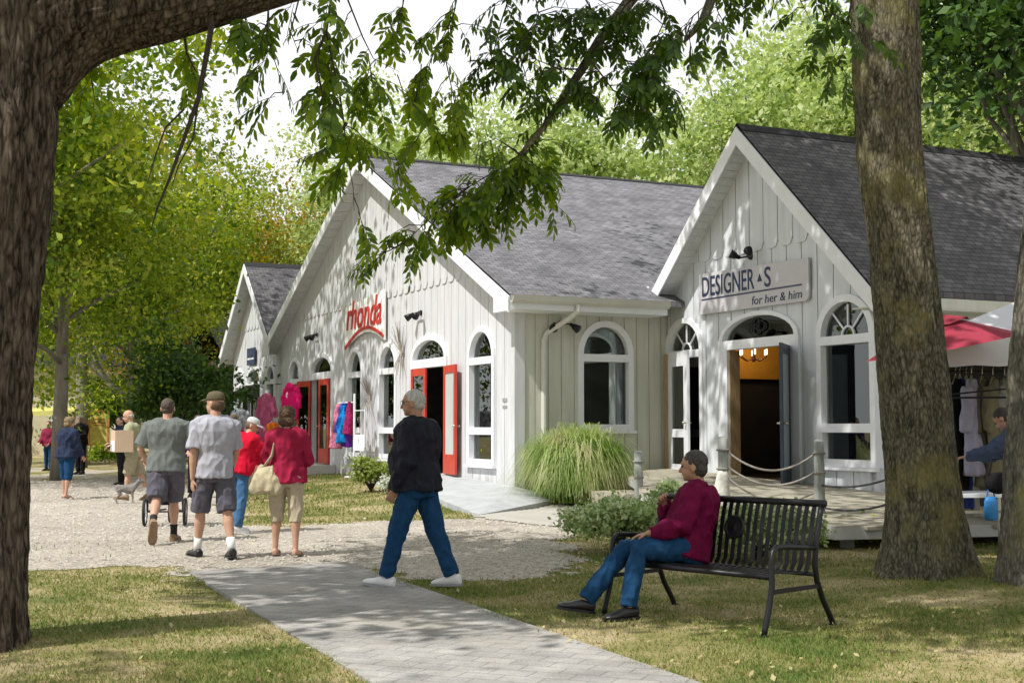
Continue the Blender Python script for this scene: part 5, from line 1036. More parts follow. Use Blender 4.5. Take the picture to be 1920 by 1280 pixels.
# ------------------------------------------------------------------ stall at the right: canopy tent, umbrella, clothes, table
TX, TY = 5.35, 16.6
tn = thing('canopy_tent', 'pale grey canopy tent over hanging clothes at the right', 'tent', (6.97, 16.75, 0), -0.31)
TW = pmat('pale_grey_canopy_cloth', (0.66, 0.66, 0.70), 0.8, 2, 0.05); TD = pmat('dark_tent_shade', (0.045, 0.045, 0.05), 0.9)
hw = 1.62; ez = 2.5; m = MB()
e_ = [V(-hw, -hw, ez + 0.0), V(hw, -hw, ez), V(hw, hw, ez), V(-hw, hw, ez)]; ap = V(0, 0, ez + 0.75)
for k in range(4): m.add([e_[k], e_[(k + 1) % 4], ap], [(0, 1, 2)])
m.build('roof', TW, tn); m = MB()
for k in range(4):
    a_, b2 = e_[k], e_[(k + 1) % 4]; dn = V(0, 0, -0.36); n = 12
    for i in range(n):
        p = a_.lerp(b2, i / n); q = a_.lerp(b2, (i + 1) / n); m.add([p, q, q + dn + V(0, 0, 0.02 * (i % 2)), p + dn + V(0, 0, 0.02 * ((i + 1) % 2))], [(0, 1, 2, 3)])
m.build('valance', TW, tn); m = MB()
for sx in (-1, 1):
    for sy in (-1, 1): m.bar((sx * (hw - 0.04), sy * (hw - 0.04), 0), (sx * (hw - 0.04), sy * (hw - 0.04), ez), 0.04)
for a_, b2 in ((0, 1), (1, 2), (2, 3), (3, 0)):
    p = e_[a_] * 0.97; q = e_[b2] * 0.97; m.bar((p.x, p.y, 1.78), (q.x, q.y, 1.78), 0.025); m.bar((p.x, p.y, 2.1), (q.x, q.y, 1.80), 0.02); m.bar((p.x, p.y, 1.80), (q.x, q.y, 2.1), 0.02)
m.build('frame', BLACK, tn); m = MB(); m.box((-hw + 0.05, hw - 0.10, 0.05), (hw - 0.05, hw - 0.06, 2.46)); m.build('shade_panel', TD, tn)  # added dark sheet for the shade behind the hung clothes
um = thing('parasol', 'red parasol tilted behind the large trunk', 'parasol', (4.72, 14.9, 0)); R3 = Matrix.Rotation(-0.19, 3, 'Y') @ Matrix.Rotation(0.05, 3, 'X')
m = MB(); r_ = 0.88; n = 8; tp = V(0.08, 0, 2.66)
rim = [tp + R3 @ V(r_ * math.cos(2 * math.pi * k / n), r_ * math.sin(2 * math.pi * k / n), -0.33) for k in range(n)]; mid = [tp + R3 @ V(0.28 * math.cos(2 * math.pi * k / n), 0.28 * math.sin(2 * math.pi * k / n), -0.07) for k in range(n)]
tp = tp + V(0, 0, 0)
for k in range(n): m.add([rim[k], rim[(k + 1) % n], mid[(k + 1) % n], mid[k]], [(0, 1, 2, 3)])
m.build('canopy', pmat('raspberry_parasol_cloth', (0.30, 0.025, 0.05), 0.85, 3, 0.1), um)
m = MB(); cap = [tp + R3 @ V(0.36 * math.cos(2 * math.pi * k / n), 0.36 * math.sin(2 * math.pi * k / n), -0.06 + (0.02 if k % 2 else -0.02)) for k in range(n)]
for k in range(n): m.add([cap[k], cap[(k + 1) % n], tp + R3 @ V(0, 0, 0.05)], [(0, 1, 2)])
m.build('vent', pmat('raspberry_vent_cloth', (0.26, 0.02, 0.04), 0.85), um)
m = MB(); m.tube([(0.1 - 0.02, 0, 0), (0.1, 0, 2.6)], 0.022, 8); m.lathe((0.08, 0, 0), [(0.25, 0), (0.25, 0.05), (0.05, 0.09)], 16); m.build('pole', BLACK, um)
for x, dep, mat, hh, ww, lab, nm in ((1792, 16.3, DARKCLOTH, 1.35, 0.34, 'long black garment at the left end of the clothes rail', 'dress'), (1822, 16.1, cloth('pale_lilac_cloth', (0.34, 0.33, 0.42)), 1.15, 0.26, 'pale lilac shirt on the clothes rail', 'shirt'),
        (1842, 16.2, cloth('taupe_cloth', (0.17, 0.155, 0.11)), 1.3, 0.26, 'taupe coat on the clothes rail beside the lilac shirt', 'coat'), (1862, 16.1, cloth('olive_brown_cloth', (0.20, 0.18, 0.11)), 1.2, 0.28, 'olive brown jacket on the clothes rail', 'jacket'),
        (1884, 16.2, cloth('off_white_cloth', (0.32, 0.32, 0.30)), 1.0, 0.26, 'off white blouse at the right end of the clothes rail', 'blouse'), (1812, 16.9, cloth('cream_cloth', (0.26, 0.24, 0.19)), 1.75, 0.30, 'long cream skirt hanging behind the rail', 'skirt'), (1800, 16.6, cloth('deep_blue_cloth', (0.02, 0.04, 0.15)), 1.6, 0.3, 'deep blue dress hanging behind the black garment', 'dress')):
    q = at(x, 712, dep); garment(nm, lab, nm, q, 0.9, mat, hh, ww, 0.10, nm not in ('skirt', 'dress'), group='clothes hung on the stall rail', voxel=0.014)
rk = thing('clothes_rail', 'dark metal clothes rail under the canopy tent', 'clothes rail', (6.1, 16.25, 0)); m = MB(); m.tube([(-0.85, 0, 0), (-0.85, 0, 2.12), (0.85, 0, 2.12), (0.85, 0, 0)], 0.016, 8)
for s in (-1, 1): m.bar((s * 0.85, -0.25, 0.02), (s * 0.85, 0.25, 0.02), 0.03)
m.build('rail', BLACK, rk)
tb = onz(1822, 1000, 0.0); tb = V(5.15, 15.0, 0); tt = thing('folding_table', 'white topped folding table at the stall', 'table', tb, 0.15)
m = MB(); m.box((-0.6, -0.35, 0.66), (0.6, 0.35, 0.70)); m.build('top', WHITE, tt); m = MB()
for s in (-1, 1):
    for y in (-0.28, 0.28): m.bar((s * 0.52, y, 0), (s * 0.52, y, 0.66), 0.03)
    m.bar((s * 0.52, -0.28, 0.35), (s * 0.52, 0.28, 0.35), 0.025)
m.bar((-0.52, 0.0, 0.48), (0.52, 0.0, 0.48), 0.03); m.build('legs', STEEL, tt)
q = at(1858, 950, 14.3); bb = thing('carrier_bag', 'bright blue carrier bag beside the shopper at the stall', 'bag', (q.x, q.y, q.z - 0.14), 0.3); m = MB(); m.rings([[V(math.cos(a) * w, math.sin(a) * w * 0.5, z) for a in [2 * math.pi * i / 14 for i in range(14)]] for z, w in ((0, 0.07), (0.02, 0.085), (0.2, 0.08), (0.25, 0.06))]); m.build('sack', pmat('bright_blue_plastic', (0.02, 0.17, 0.42), 0.5, 9, 0.2), bb, True)
MB().tube([(-0.05, 0, 0.24), (-0.02, 0, 0.36), (0.02, 0, 0.36), (0.05, 0, 0.24)], 0.008, 6).build('handle', pmat('blue_strap', (0.02, 0.12, 0.32)), bb)
q = at(1872, 905, 14.3); hb = thing('handbag', 'black handbag on the arm of the shopper at the stall', 'bag', (q.x, q.y, q.z - 0.1)); m = MB(); m.ell((0, 0, 0.1), (0.15, 0.08, 0.12)); m.build('body', DARKCLOTH, hb, True); MB().tube([(-0.1, 0, 0.18), (-0.06, 0, 0.36), (0.06, 0, 0.36), (0.1, 0, 0.18)], 0.01, 6).build('strap', DARKCLOTH, hb)

# ------------------------------------------------------------------ far left: cream house, brown barn, yellow canopy, orange notice board
ch_ = thing('house', 'cream walled house far behind the left trees', 'house', at(115, 860, 68) * 1, 0.2); ch_.location.z = 0
m = MB(); m.box((-6, 0, 0), (6, 7, 4.6)); m.build('wall', pmat('cream_wall', (0.62, 0.56, 0.40), 0.8, 2, 0.08), ch_); m = MB(); m.add([(-6.5, -0.5, 4.55), (6.5, -0.5, 4.55), (6.5, 3.5, 6.8), (-6.5, 3.5, 6.8), (-6.5, 7.5, 4.55), (6.5, 7.5, 4.55)], [(0, 1, 2, 3), (3, 2, 5, 4)]); m.build('roof', SHINGLE_DARK, ch_)
for x in (-3.5, 0, 3.2): f = MB().plate(lambda a, z, c: V(a, -c, z), rect(x - 0.6, x + 0.6, 1.0, 2.6), [rect(x - 0.5, x + 0.5, 1.1, 1.75), rect(x - 0.5, x + 0.5, 1.85, 2.5)], 0.002, 0.06).build('window', WHITE, ch_); MB().plate(lambda a, z, c: V(a, -c, z), rect(x - 0.52, x + 0.52, 1.08, 2.52), [], 0.003, 0.02).build('pane', EYE, f)
br = thing('barn', 'dark brown timber building behind the far white shop', 'building', bw(4, 31), AB); m = MB(); m.box((-2, 0, 0), (8, 8, 4.3)); m.build('wall', pmat('dark_brown_timber', (0.085, 0.065, 0.04), 0.9, 4, 0.3, stretch=(4, 4, 0.5)), br)
m = MB(); m.add([(-2.4, -0.4, 4.2), (8, -0.4, 4.2), (8, 4, 6.2), (-2.4, 4, 6.2), (-2.4, 8.4, 4.2), (8, 8.4, 4.2)], [(0, 1, 2, 3), (3, 2, 5, 4)]); m.build('roof', SHINGLE_DARK, br)
q = at(95, 880, 50); yc = thing('market_canopy', 'small pale yellow canopy at the far left edge', 'canopy', (q.x, q.y, 0), 0.1); m = MB(); m.add([(-1.4, -1.2, 1.98), (1.1, -1.2, 2.08), (1.1, 1.2, 2.28), (-1.4, 1.2, 2.2), (-1.4, -1.2, 1.8), (1.1, -1.2, 1.92)], [(0, 1, 2, 3), (0, 1, 5, 4)]); m.build('roof', pmat('pale_yellow_cloth', (0.62, 0.58, 0.18), 0.85), yc); m = MB()
for x in (-1.35, 1.05):
    for y in (-1.15, 1.15): m.bar((x, y, 0), (x, y, 2.0), 0.05)
m.build('poles', TANWOOD, yc)
q = at(184, 870, 51); nb = thing('notice_board', 'orange framed notice board on an easel by the far lawn', 'notice board', (q.x, q.y, 0), -0.1); m = MB(); m.plate(lambda a, z, c: V(a, -c, z), rect(-0.43, 0.43, 0.72, 2.1), [rect(-0.35, 0.35, 0.80, 2.02)], 0, 0.05); m.build('frame', pmat('orange_brown_paint', (0.50, 0.21, 0.05), 0.6, 5, 0.15), nb)
MB().box((-0.36, -0.03, 0.79), (0.36, -0.01, 2.03)).build('panel', pmat('mustard_yellow_panel', (0.50, 0.42, 0.10), 0.7, 5, 0.25), nb); m = MB(); m.bar((-0.3, 0, 0.75), (-0.42, 0.1, 0), 0.05); m.bar((0.3, 0, 0.75), (0.42, 0.1, 0), 0.05); m.bar((0, 0, 1.6), (0, 0.7, 0), 0.04); m.build('easel_leg', TANWOOD, nb)
for k, (z, w) in enumerate(((1.72, 0.24), (1.58, 0.28), (1.5, 0.2))): MB().box((-w, -0.036, z), (w, -0.031, z + 0.05)).build('text_line', pmat('rust_lettering', (0.35, 0.12, 0.04), 0.7), nb)
# ------------------------------------------------------------------ bark and trunks
def bark_mat(name, dark, light, moss=None, scale=7.0, moss_at=0.6, zs=0.16):
    def b(N, L, out):
        p = N('BsdfPrincipled'); p.inputs['Roughness'].default_value = 0.95; p.inputs['Specular IOR Level'].default_value = 0.15
        tc = N('TexCoord'); mp = N('Mapping'); mp.inputs['Scale'].default_value = (1, 1, zs); L(tc.outputs['Object'], mp.inputs[0])
        w = N('TexNoise', i_Scale=3.0, i_Detail=3); L(mp.outputs[0], w.inputs['Vector'])
        wm = N('MixRGB', i_0=0.12); L(mp.outputs[0], wm.inputs[1]); L(w.outputs['Color'], wm.inputs[2])
        v = N('TexVoronoi', feature='DISTANCE_TO_EDGE', i_Scale=scale * 2.2); L(wm.outputs[0], v.inputs['Vector'])
        n = N('TexNoise', i_Scale=scale * 2, i_Detail=8, i_Roughness=0.72); L(wm.outputs[0], n.inputs['Vector'])
        mu = N('Math', operation='MULTIPLY_ADD', i_1=1.1, i_2=0.0); L(v.outputs['Distance'], mu.inputs[0])
        n3 = N('TexNoise', i_Scale=scale * 0.8, i_Detail=4, i_Roughness=0.6); L(wm.outputs[0], n3.inputs['Vector']); a3 = N('Math', operation='MULTIPLY_ADD', i_1=0.3, i_2=-0.08); L(n3.outputs['Fac'], a3.inputs[0]); mu.inputs[1].default_value = 0.45; a4 = N('Math', operation='ADD'); L(a3.outputs[0], a4.inputs[0]); L(mu.outputs[0], a4.inputs[1])
        ad = N('Math', operation='MULTIPLY_ADD', i_1=0.62); L(n.outputs['Fac'], ad.inputs[0]); L(a4.outputs[0], ad.inputs[2])
        r = ramp(N, [(0.34, dark), (0.60, light)]); L(ad.outputs[0], r.inputs[0]); col = r.outputs[0]
        if moss:
            n2 = N('TexNoise', i_Scale=1.7, i_Detail=6, i_Roughness=0.65); L(tc.outputs['Object'], n2.inputs['Vector'])
            r2 = ramp(N, [(moss_at - 0.08, (0, 0, 0)), (moss_at + 0.1, (1, 1, 1))]); L(n2.outputs['Fac'], r2.inputs[0])
            m = N('MixRGB'); m.inputs[2].default_value = c4(moss); bwv = N('Math', operation='MULTIPLY', i_1=0.75); L(r2.outputs[0], bwv.inputs[0]); L(bwv.outputs[0], m.inputs[0]); L(col, m.inputs[1]); col = m.outputs[0]
        L(col, p.inputs['Base Color']); bu = N('Bump', i_Strength=1.0, i_Distance=0.05); L(ad.outputs[0], bu.inputs['Height']); L(bu.outputs[0], p.inputs['Normal']); L(p.outputs[0], out.inputs[0])
    return material(name, b)
BARK_DARK = bark_mat('dark_furrowed_bark', (0.022, 0.016, 0.011), (0.21, 0.165, 0.125), None, 13.0, 0.6, 0.24)
BARK_MOSS = bark_mat('mossy_olive_bark', (0.05, 0.045, 0.03), (0.26, 0.235, 0.165), (0.27, 0.24, 0.08), 17.0, 0.60, 0.36)
BARK_GREY = bark_mat('grey_lichen_bark', (0.085, 0.078, 0.06), (0.27, 0.25, 0.20), (0.32, 0.30, 0.12), 15.0, 0.62, 0.33)
TWIG = pmat('dark_twig_bark', (0.05, 0.04, 0.032), 0.9, 20, 0.3)
BGBARK = pmat('grey_tree_bark', (0.20, 0.18, 0.145), 0.9, 6, 0.35, 0.5, 30, stretch=(1, 1, 0.2))
def trunk_mesh(pts, rad, seg=40, flare=0.0, amp=0.05, base_lobes=5, seed=0.0, ridge=0.05, rf=9.0):
    """tapered trunk with a fluted foot and an uneven skin"""
    m = MB(); P_ = [V(*p) for p in pts]; n = 200; rs = []; seglen = []
    for k in range(n + 1):
        f = k / n * (len(P_) - 1); i = min(int(f), len(P_) - 2); u = f - i
        p0, p1, p2, p3 = P_[max(i - 1, 0)], P_[i], P_[i + 1], P_[min(i + 2, len(P_) - 1)]
        c = 0.5 * ((2 * p1) + (p2 - p0) * u + (2 * p0 - 5 * p1 + 4 * p2 - p3) * u * u + (3 * p1 - p0 - 3 * p2 + p3) * u ** 3)
        r = rad[i] * (1 - u) + rad[i + 1] * u; hz_ = c.z - P_[0].z; fl = flare * math.exp(-max(hz_, 0) / 0.33)
        d = ((P_[i + 1] - P_[i])).normalized(); x = d.cross(V(0, 1, 0.01)).normalized(); y = x.cross(d)
        row = []
        for j in range(seg):
            a = 2 * math.pi * j / seg; lob = 1 + fl * (0.7 + 0.6 * math.cos(base_lobes * a + seed)) ; nn = amp * (noise.noise(V(math.cos(a) * 2.2 + seed, math.sin(a) * 2.2, c.z * 0.8)) + 0.5 * noise.noise(V(math.cos(a) * 6 + seed, math.sin(a) * 6, c.z * 1.2)) + 0.35 * noise.noise(V(math.cos(a) * 16, math.sin(a) * 16 + seed, c.z * 2.5)))
            w_ = noise.noise(V(c.z * 2.0 + seed, a * 2, 0)) * 0.5; q_ = V(math.cos(a) * rf + w_, math.sin(a) * rf + w_, c.z * 2.6 + seed); nn += ridge * (0.5 - abs(noise.noise(q_)) * 1.6) + ridge * 0.5 * (0.5 - abs(noise.noise(q_ * 2.3)) * 1.6)
            row.append(c + x * (math.cos(a) * r * (lob + nn)) + y * (math.sin(a) * r * (lob + nn)))
        rs.append(row)
    return m.rings(rs)
def quads_leaves(pts, L0, W0, rng, up=0.35, jit=0.3):
    n = len(pts); u = rng.normal(0, 1, (n, 3)); u /= np.linalg.norm(u, axis=1, keepdims=True); nn = rng.normal(0, 1, (n, 3)); nn[:, 2] += up * 3
    v = np.cross(nn, u); v /= np.linalg.norm(v, axis=1, keepdims=True) + 1e-9; s = (1 + jit * rng.normal(0, 1, (n, 1))).clip(0.5, 1.8)
    a, b = u * L0 * s / 2, v * W0 * s / 2
    return np.stack([pts - a, pts + b - a * 0.1, pts + a, pts - b - a * 0.1], 1)
def crown_points(rng, centre, rad, nclump, per, cr, shell=0.55, low=-0.6):
    """leaf clumps spread through an uneven crown; returns leaf points and clump centres"""
    d = rng.normal(0, 1, (nclump * 3, 3)); d /= np.linalg.norm(d, axis=1, keepdims=True); d = d[d[:, 2] > low][:nclump]
    r = rng.uniform(shell, 1.0, (len(d), 1)) * (0.82 + 0.3 * np.sin(d[:, :1] * 4 + d[:, 1:2] * 3 + rng.uniform(0, 6)))
    cc = np.array(centre) + d * r * np.array(rad); n = len(cc)
    p = np.repeat(cc, per, 0); o = rng.normal(0, 1, p.shape) * np.array([1, 1, 0.55]); cs = np.repeat(rng.uniform(0.6, 1.35, (n, 1)), per, 0)
    return p + o * cr * cs, cc
def limbs(m, base, cc, rng, r0, k=10, sag=0.3):
    for c in cc[rng.permutation(len(cc))[:k]]:
        b = V(*base) + V(0, 0, rng.uniform(0, 1) * max(0.1, (c[2] - base[2]) * 0.45)); e = V(*c); mid = b.lerp(e, 0.5) + V(rng.normal() * 0.25, rng.normal() * 0.25, sag)
        m.tube([b, b.lerp(mid, 0.5) + V(0, 0, 0.1), mid, mid.lerp(e, 0.55), e], [r0, r0 * 0.8, r0 * 0.55, r0 * 0.35, r0 * 0.12], 7)
BG_GREEN = leafmat('bright_green_leaves', [(0.11, 0.18, 0.04), (0.26, 0.35, 0.10), (0.40, 0.49, 0.19), (0.56, 0.61, 0.34)], 0.45, patch=0.75)
BG_YELLOW = leafmat('yellow_green_leaves', [(0.045, 0.11, 0.012), (0.14, 0.235, 0.018), (0.27, 0.35, 0.035), (0.42, 0.44, 0.09)], 0.45, patch=0.7)
BG_ORANGE = leafmat('turning_orange_leaves', [(0.09, 0.17, 0.012), (0.20, 0.26, 0.02), (0.38, 0.30, 0.03), (0.45, 0.21, 0.04)], 0.35, patch=0.22)
BG_DARK = leafmat('dark_green_leaves', [(0.028, 0.065, 0.014), (0.055, 0.12, 0.022), (0.10, 0.18, 0.035)], 0.3)
FG_LEAF = leafmat('deep_green_leaflets', [(0.06, 0.125, 0.013), (0.12, 0.215, 0.02), (0.22, 0.31, 0.035)], 0.58, 0.4)
FG_DEEP = leafmat('shaded_deep_green_leaflets', [(0.035, 0.08, 0.012), (0.065, 0.135, 0.018), (0.12, 0.20, 0.025)], 0.42, 0.42)  # darker copy of the leaflet green, shade put into the colour
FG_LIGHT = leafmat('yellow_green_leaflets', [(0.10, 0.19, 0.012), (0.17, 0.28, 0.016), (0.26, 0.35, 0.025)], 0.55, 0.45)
PROTO = {}
def tree(key, label, loc, H, R, mat, seed, group, nclump=120, per=130, leaf=0.2, trunk_r=0.2, base=0.28, cr=0.55, shell=0.45, scale=1.0, rz=0.0, low=-0.75, cat='tree'):
    root = thing('tree', label, cat, loc, rz, group); root.scale = (scale,) * 3
    if key not in PROTO:
        rng = np.random.default_rng(seed); zc = H * (base + 1) / 2; pts, cc = crown_points(rng, (0, 0, zc), (R, R, H * (1 - base) / 2), nclump, per, cr, shell, low)
        crown = faces_mesh('crown', quads_leaves(pts, leaf, leaf * 0.62, rng)); m = MB(); tp = H * 0.8
        m.tube([(0, 0, -0.3), (0.05, 0, H * 0.2), (0.1, 0.08, H * 0.45), (0.05, 0.1, tp)], [trunk_r * 1.25, trunk_r, trunk_r * 0.7, trunk_r * 0.15], 10); limbs(m, (0.08, 0.04, H * 0.25), cc, rng, trunk_r * 0.45, 16)
        t = m.build('trunk', BGBARK, root, True); PROTO[key] = (crown, t.data); link('crown', crown, mat, root)
    else:
        crown, tm = PROTO[key]
        if crown.materials[0] is not mat: crown = crown.copy(); crown.materials[0] = mat
        o = bpy.data.objects.new('crown', crown); C.objects.link(o); o.parent = root; o = bpy.data.objects.new('trunk', tm); C.objects.link(o); o.parent = root
    return root
GB = 'trees behind the shops'
for i, (x, dep, H, R, key, mat, lab) in enumerate((
        (690, 64, 18.5, 5.0, 'A', BG_GREEN, 'bright green tree behind the red lettered shop, left of its roof peak'), (860, 60, 18.2, 5.2, 'B', BG_GREEN, 'bright green tree behind the middle of the big shop roof'),
        (1045, 57, 18.6, 5.2, 'C', BG_GREEN, 'tall bright green tree behind the right part of the big shop roof'), (1225, 62, 18.0, 5.2, 'A', BG_GREEN, 'bright green tree in the gap between the two shop roofs'),
        (1400, 56, 19.5, 5.0, 'B', BG_GREEN, 'bright green tree right behind the nearer gable peak'), (1560, 60, 24.5, 5.6, 'C', BG_GREEN, 'very tall bright green tree left of the large mossy trunk'),
        (1800, 56, 21, 5.4, 'A', BG_GREEN, 'tall bright green tree between the two right trunks'), (1960, 50, 20, 5.5, 'B', BG_GREEN, 'tall bright green tree at the right edge'))):
    p = at(x, 801, dep); tree(key, lab, (p.x, p.y, 0), 16.5, 5.2, mat, {'A': 11, 'B': 12, 'C': 13}[key], GB, 150, 120, 0.21, 0.22, 0.22, 0.72, 0.4, H / 16.5, i * 1.3)
GL = 'trees along the far left'
for i, (x, dep, H, R, key, mat, lab) in enumerate((
        (110, 36, 12.5, 4.6, 'D', BG_YELLOW, 'yellow green tree just right of the big dark trunk'), (250, 47, 13.6, 4.6, 'E', BG_YELLOW, 'yellow green tree behind the walking group'),
        (370, 60, 15.0, 4.6, 'E', BG_ORANGE, 'tree turning orange at the top behind the left edge of the big shop'), (530, 70, 16.4, 4.6, 'D', BG_ORANGE, 'orange tinted tree just left of the big shop roof peak'),
        (20, 52, 16, 4.6, 'E', BG_YELLOW, 'yellow green tree behind the big dark trunk'), (250, 64, 16.5, 4.6, 'D', BG_ORANGE, 'far tree with a light orange tint above the yellow green ones'), (600, 78, 16, 4.6, 'E', BG_GREEN, 'green tree low behind the left roof slope'),
        (-40, 33, 18.5, 4.6, 'D', BG_YELLOW, 'tall yellow green tree behind the big dark trunk'))):
    p = at(x, 801, dep); tree(key, lab, (p.x, p.y, 0), 13.5, 4.7, mat, {'D': 21, 'E': 22}[key], GL, 190, 170, 0.145, 0.2, 0.14, 0.6, 0.35, H / 13.5, 0.7 + i * 1.9, -0.95)
p = at(1885, 801, 27); tree('F', 'dark green tree with large leaves above the rightmost trunk', (p.x + 0.9, p.y, 0), 14.5, 3.4, BG_DARK, 31, None, 130, 170, 0.20, 0.18, 0.45, 0.6, 0.4)
def shrub(name, label, cat, loc, rad, n, leaf, mat, seed, per=40, cr=0.12, stem=True, group=None, low=-0.2):
    root = thing(name, label, cat, loc, seed * 1.1, group); rng = np.random.default_rng(seed); pts, cc = crown_points(rng, (0, 0, rad[2] * 0.85), rad, n, per, cr, 0.4, low); pts[:, 2] = np.abs(pts[:, 2])
    link('leaves', faces_mesh('leaves', quads_leaves(pts, leaf, leaf * 0.6, rng, 0.5)), mat, root)
    if stem: m = MB(); limbs(m, (0, 0, 0), cc, rng, 0.02 * max(1, rad[2]), 12, 0.05); m.build('stems', TWIG, root)
    return root
for x, dep, r, lab in ((325, 40, (2.5, 1.8, 2.6), 'large dark green shrub behind the broad man in grey'), (385, 50, (1.9, 1.8, 2.3), 'dark green shrub between the man in the cap and the far shop'), (235, 58, (2.2, 1.6, 2.2), 'dark shrub behind the orange notice board'), (95, 70, (3.4, 2, 1.6), 'low dark hedge in front of the cream house'), (425, 58, (1.4, 1.6, 2.2), 'dark shrub beside the brown timber building')):
    p = at(x, 801, dep); shrub('shrub', lab, 'shrub', (p.x, p.y, gz(p.x, p.y) - 0.1), r, 110, 0.16, BG_DARK, int(x), 80, 0.3, True, 'dark shrubs at the far left')
BUSHM = leafmat('light_yellow_green_shrub_leaves', [(0.13, 0.19, 0.03), (0.22, 0.29, 0.06), (0.33, 0.38, 0.12)], 0.35)
p = onz(695, 927, 0.08); shrub('shrub', 'small yellow green shrub by the wall under the narrow windows', 'shrub', (p.x, p.y, gz(p.x, p.y)), (0.55, 0.45, 0.40), 60, 0.075, BUSHM, 5, 45, 0.10)
WFL = leafmat('white_green_flower_leaves', [(0.2, 0.26, 0.12), (0.5, 0.52, 0.42), (0.72, 0.72, 0.66)], 0.3)
p = onz(738, 932, 0.06); shrub('flower_clump', 'low white flowered plant at the foot of the yellow green shrub', 'plant', (p.x, p.y, gz(p.x, p.y)), (0.35, 0.3, 0.16), 40, 0.06, WFL, 6, 40, 0.07, False)
p = at(196, 862, 49); shrub('flower_clump', 'bright green low plant by the orange notice board', 'plant', (p.x, p.y, 0), (0.9, 0.6, 0.45), 40, 0.1, BG_YELLOW, 8, 50, 0.15, False)
VAR = leafmat('variegated_pale_green_leaves', [(0.13, 0.22, 0.06), (0.24, 0.34, 0.11), (0.40, 0.48, 0.24), (0.58, 0.62, 0.42)], 0.35)
p = onz(1165, 1048, 0); q = V(p.x + 0.05, p.y + 0.7, 0)
shrub('plant', 'spreading pale variegated plant behind the seated man', 'plant', (q.x, q.y, gz(q.x, q.y)), (0.62, 0.75, 0.34), 110, 0.055, VAR, 15, 90, 0.085, True, None, -0.1)
q2 = V(p.x + 0.75, p.y + 1.35, 0); shrub('plant', 'taller pale variegated plant beside the seated man\'s shoulder', 'plant', (q2.x, q2.y, gz(q2.x, q2.y)), (0.6, 0.6, 0.42), 90, 0.055, VAR, 16, 90, 0.085)
q3 = V(2.6, 14.2, 0); shrub('plant', 'pale green plant showing through the back of the bench', 'plant', (q3.x, q3.y, 0), (0.9, 0.6, 0.34), 100, 0.06, VAR, 17, 85, 0.09)
p = onz(1610, 1015, 0.0); shrub('plant', 'low olive weeds under the edge of the deck', 'plant', (p.x, p.y, 0), (0.7, 0.25, 0.14), 50, 0.07, BG_YELLOW, 18, 40, 0.07, False)
# ornamental grass: a fountain of arching blades
def grass_fountain(label, loc, R, H, n, mat, seed):
    root = thing('ornamental_grass', label, 'grass', loc); rng = np.random.default_rng(seed); K = 7
    az = rng.uniform(0, 2 * np.pi, n); ln = rng.uniform(0.45, 1.08, n); spread = rng.uniform(0.08, 1.0, n) ** 0.6; b0 = rng.normal(0, 0.2, (n, 2)); w = rng.uniform(0.007, 0.013, n)
    F = []; t = np.linspace(0, 1, K); rr = spread[:, None] * R * ln[:, None] * (t[None] ** 1.35) ; zz = H * ln[:, None] * (1 - 0.35 * spread[:, None]) * (np.sin(t[None] * (np.pi / 2 + 1.42 * spread[:, None])) ); zz = np.maximum(zz, 0.02)
    jx = rng.normal(0, 0.03, (n, K)) * t; P_ = np.stack([b0[:, :1] + np.cos(az)[:, None] * rr + jx, b0[:, 1:] + np.sin(az)[:, None] * rr + jx[:, ::-1], zz], -1)
    sd = np.stack([-np.sin(az), np.cos(az), np.zeros(n)], -1)[:, None] * (w[:, None] * (1 - 0.85 * t[None] ** 2))[..., None]
    A, B = P_ - sd, P_ + sd; q = np.stack([A[:, :-1], B[:, :-1], B[:, 1:], A[:, 1:]], 2).reshape(-1, 4, 3)
    me = faces_mesh('blades', q); bm = bmesh.new(); bm.from_mesh(me); bmesh.ops.remove_doubles(bm, verts=bm.verts, dist=1e-5); bm.to_mesh(me); bm.free(); link('blades', me, mat, root); return root
OG = leafmat('ornamental_grass_blades', [(0.10, 0.19, 0.03), (0.19, 0.29, 0.06), (0.36, 0.43, 0.17), (0.46, 0.42, 0.25)], 0.4, patch=1.6)
q = V(1.2, 24.3, 0); grass_fountain('tall fountain of ornamental grass in front of the shaded side wall', (q.x, q.y, gz(q.x, q.y)), 1.3, 1.52, 7000, OG, 3)
# ------------------------------------------------------------------ lawn: grass blades, fallen leaves
def not_lawn(x, y):
    jx, jy = jitter(x, y, 0.6, 1); m = inpoly(x + jx, y + jy, GRAVEL) & (RNG.random(x.shape) > 0.03 * (y < 17)) | inpoly(x, y, PATH_IN) | inpoly(x, y, WALK)
    qx = x - P1.x; qy = y - P1.y; lx = qx * D2.x + qy * D2.y; ly = qx * D1.x + qy * D1.y
    return m | (lx > -0.05) & (ly > -0.3) | inpoly(lx, ly, [(-2.05, -2.85), (0.5, -0.95), (1.2, 0.0), (0.0, 5.5), (-1.05, 5.5), (-1.65, 2.2)]) | ((lx > -1.5) & (ly > 10.6) & (ly < 14)) | ((lx > 3.38 - 4.2) & (ly < 0) & (ly > -10.2))
def scatter(n, r0, r1, a0, a1, rng):
    r = np.exp(rng.uniform(np.log(r0), np.log(r1), n)); a = rng.uniform(np.radians(a0), np.radians(a1), n); x = r * np.sin(a); y = r * np.cos(a); k = ~not_lawn(x, y); return x[k], y[k], r[k]
rng = np.random.default_rng(5); x, y, r = scatter(800000, 5.8, 46, -30, 30, rng)
dry = vnoise(x, y, 1.1, 20) * 0.6 + vnoise(x, y, 3.1, 21) * 0.4; keep = rng.random(len(x)) < np.clip(1.25 - dry * 1.6, 0.22, 1); x, y, r, dry = x[keep], y[keep], r[keep], dry[keep]
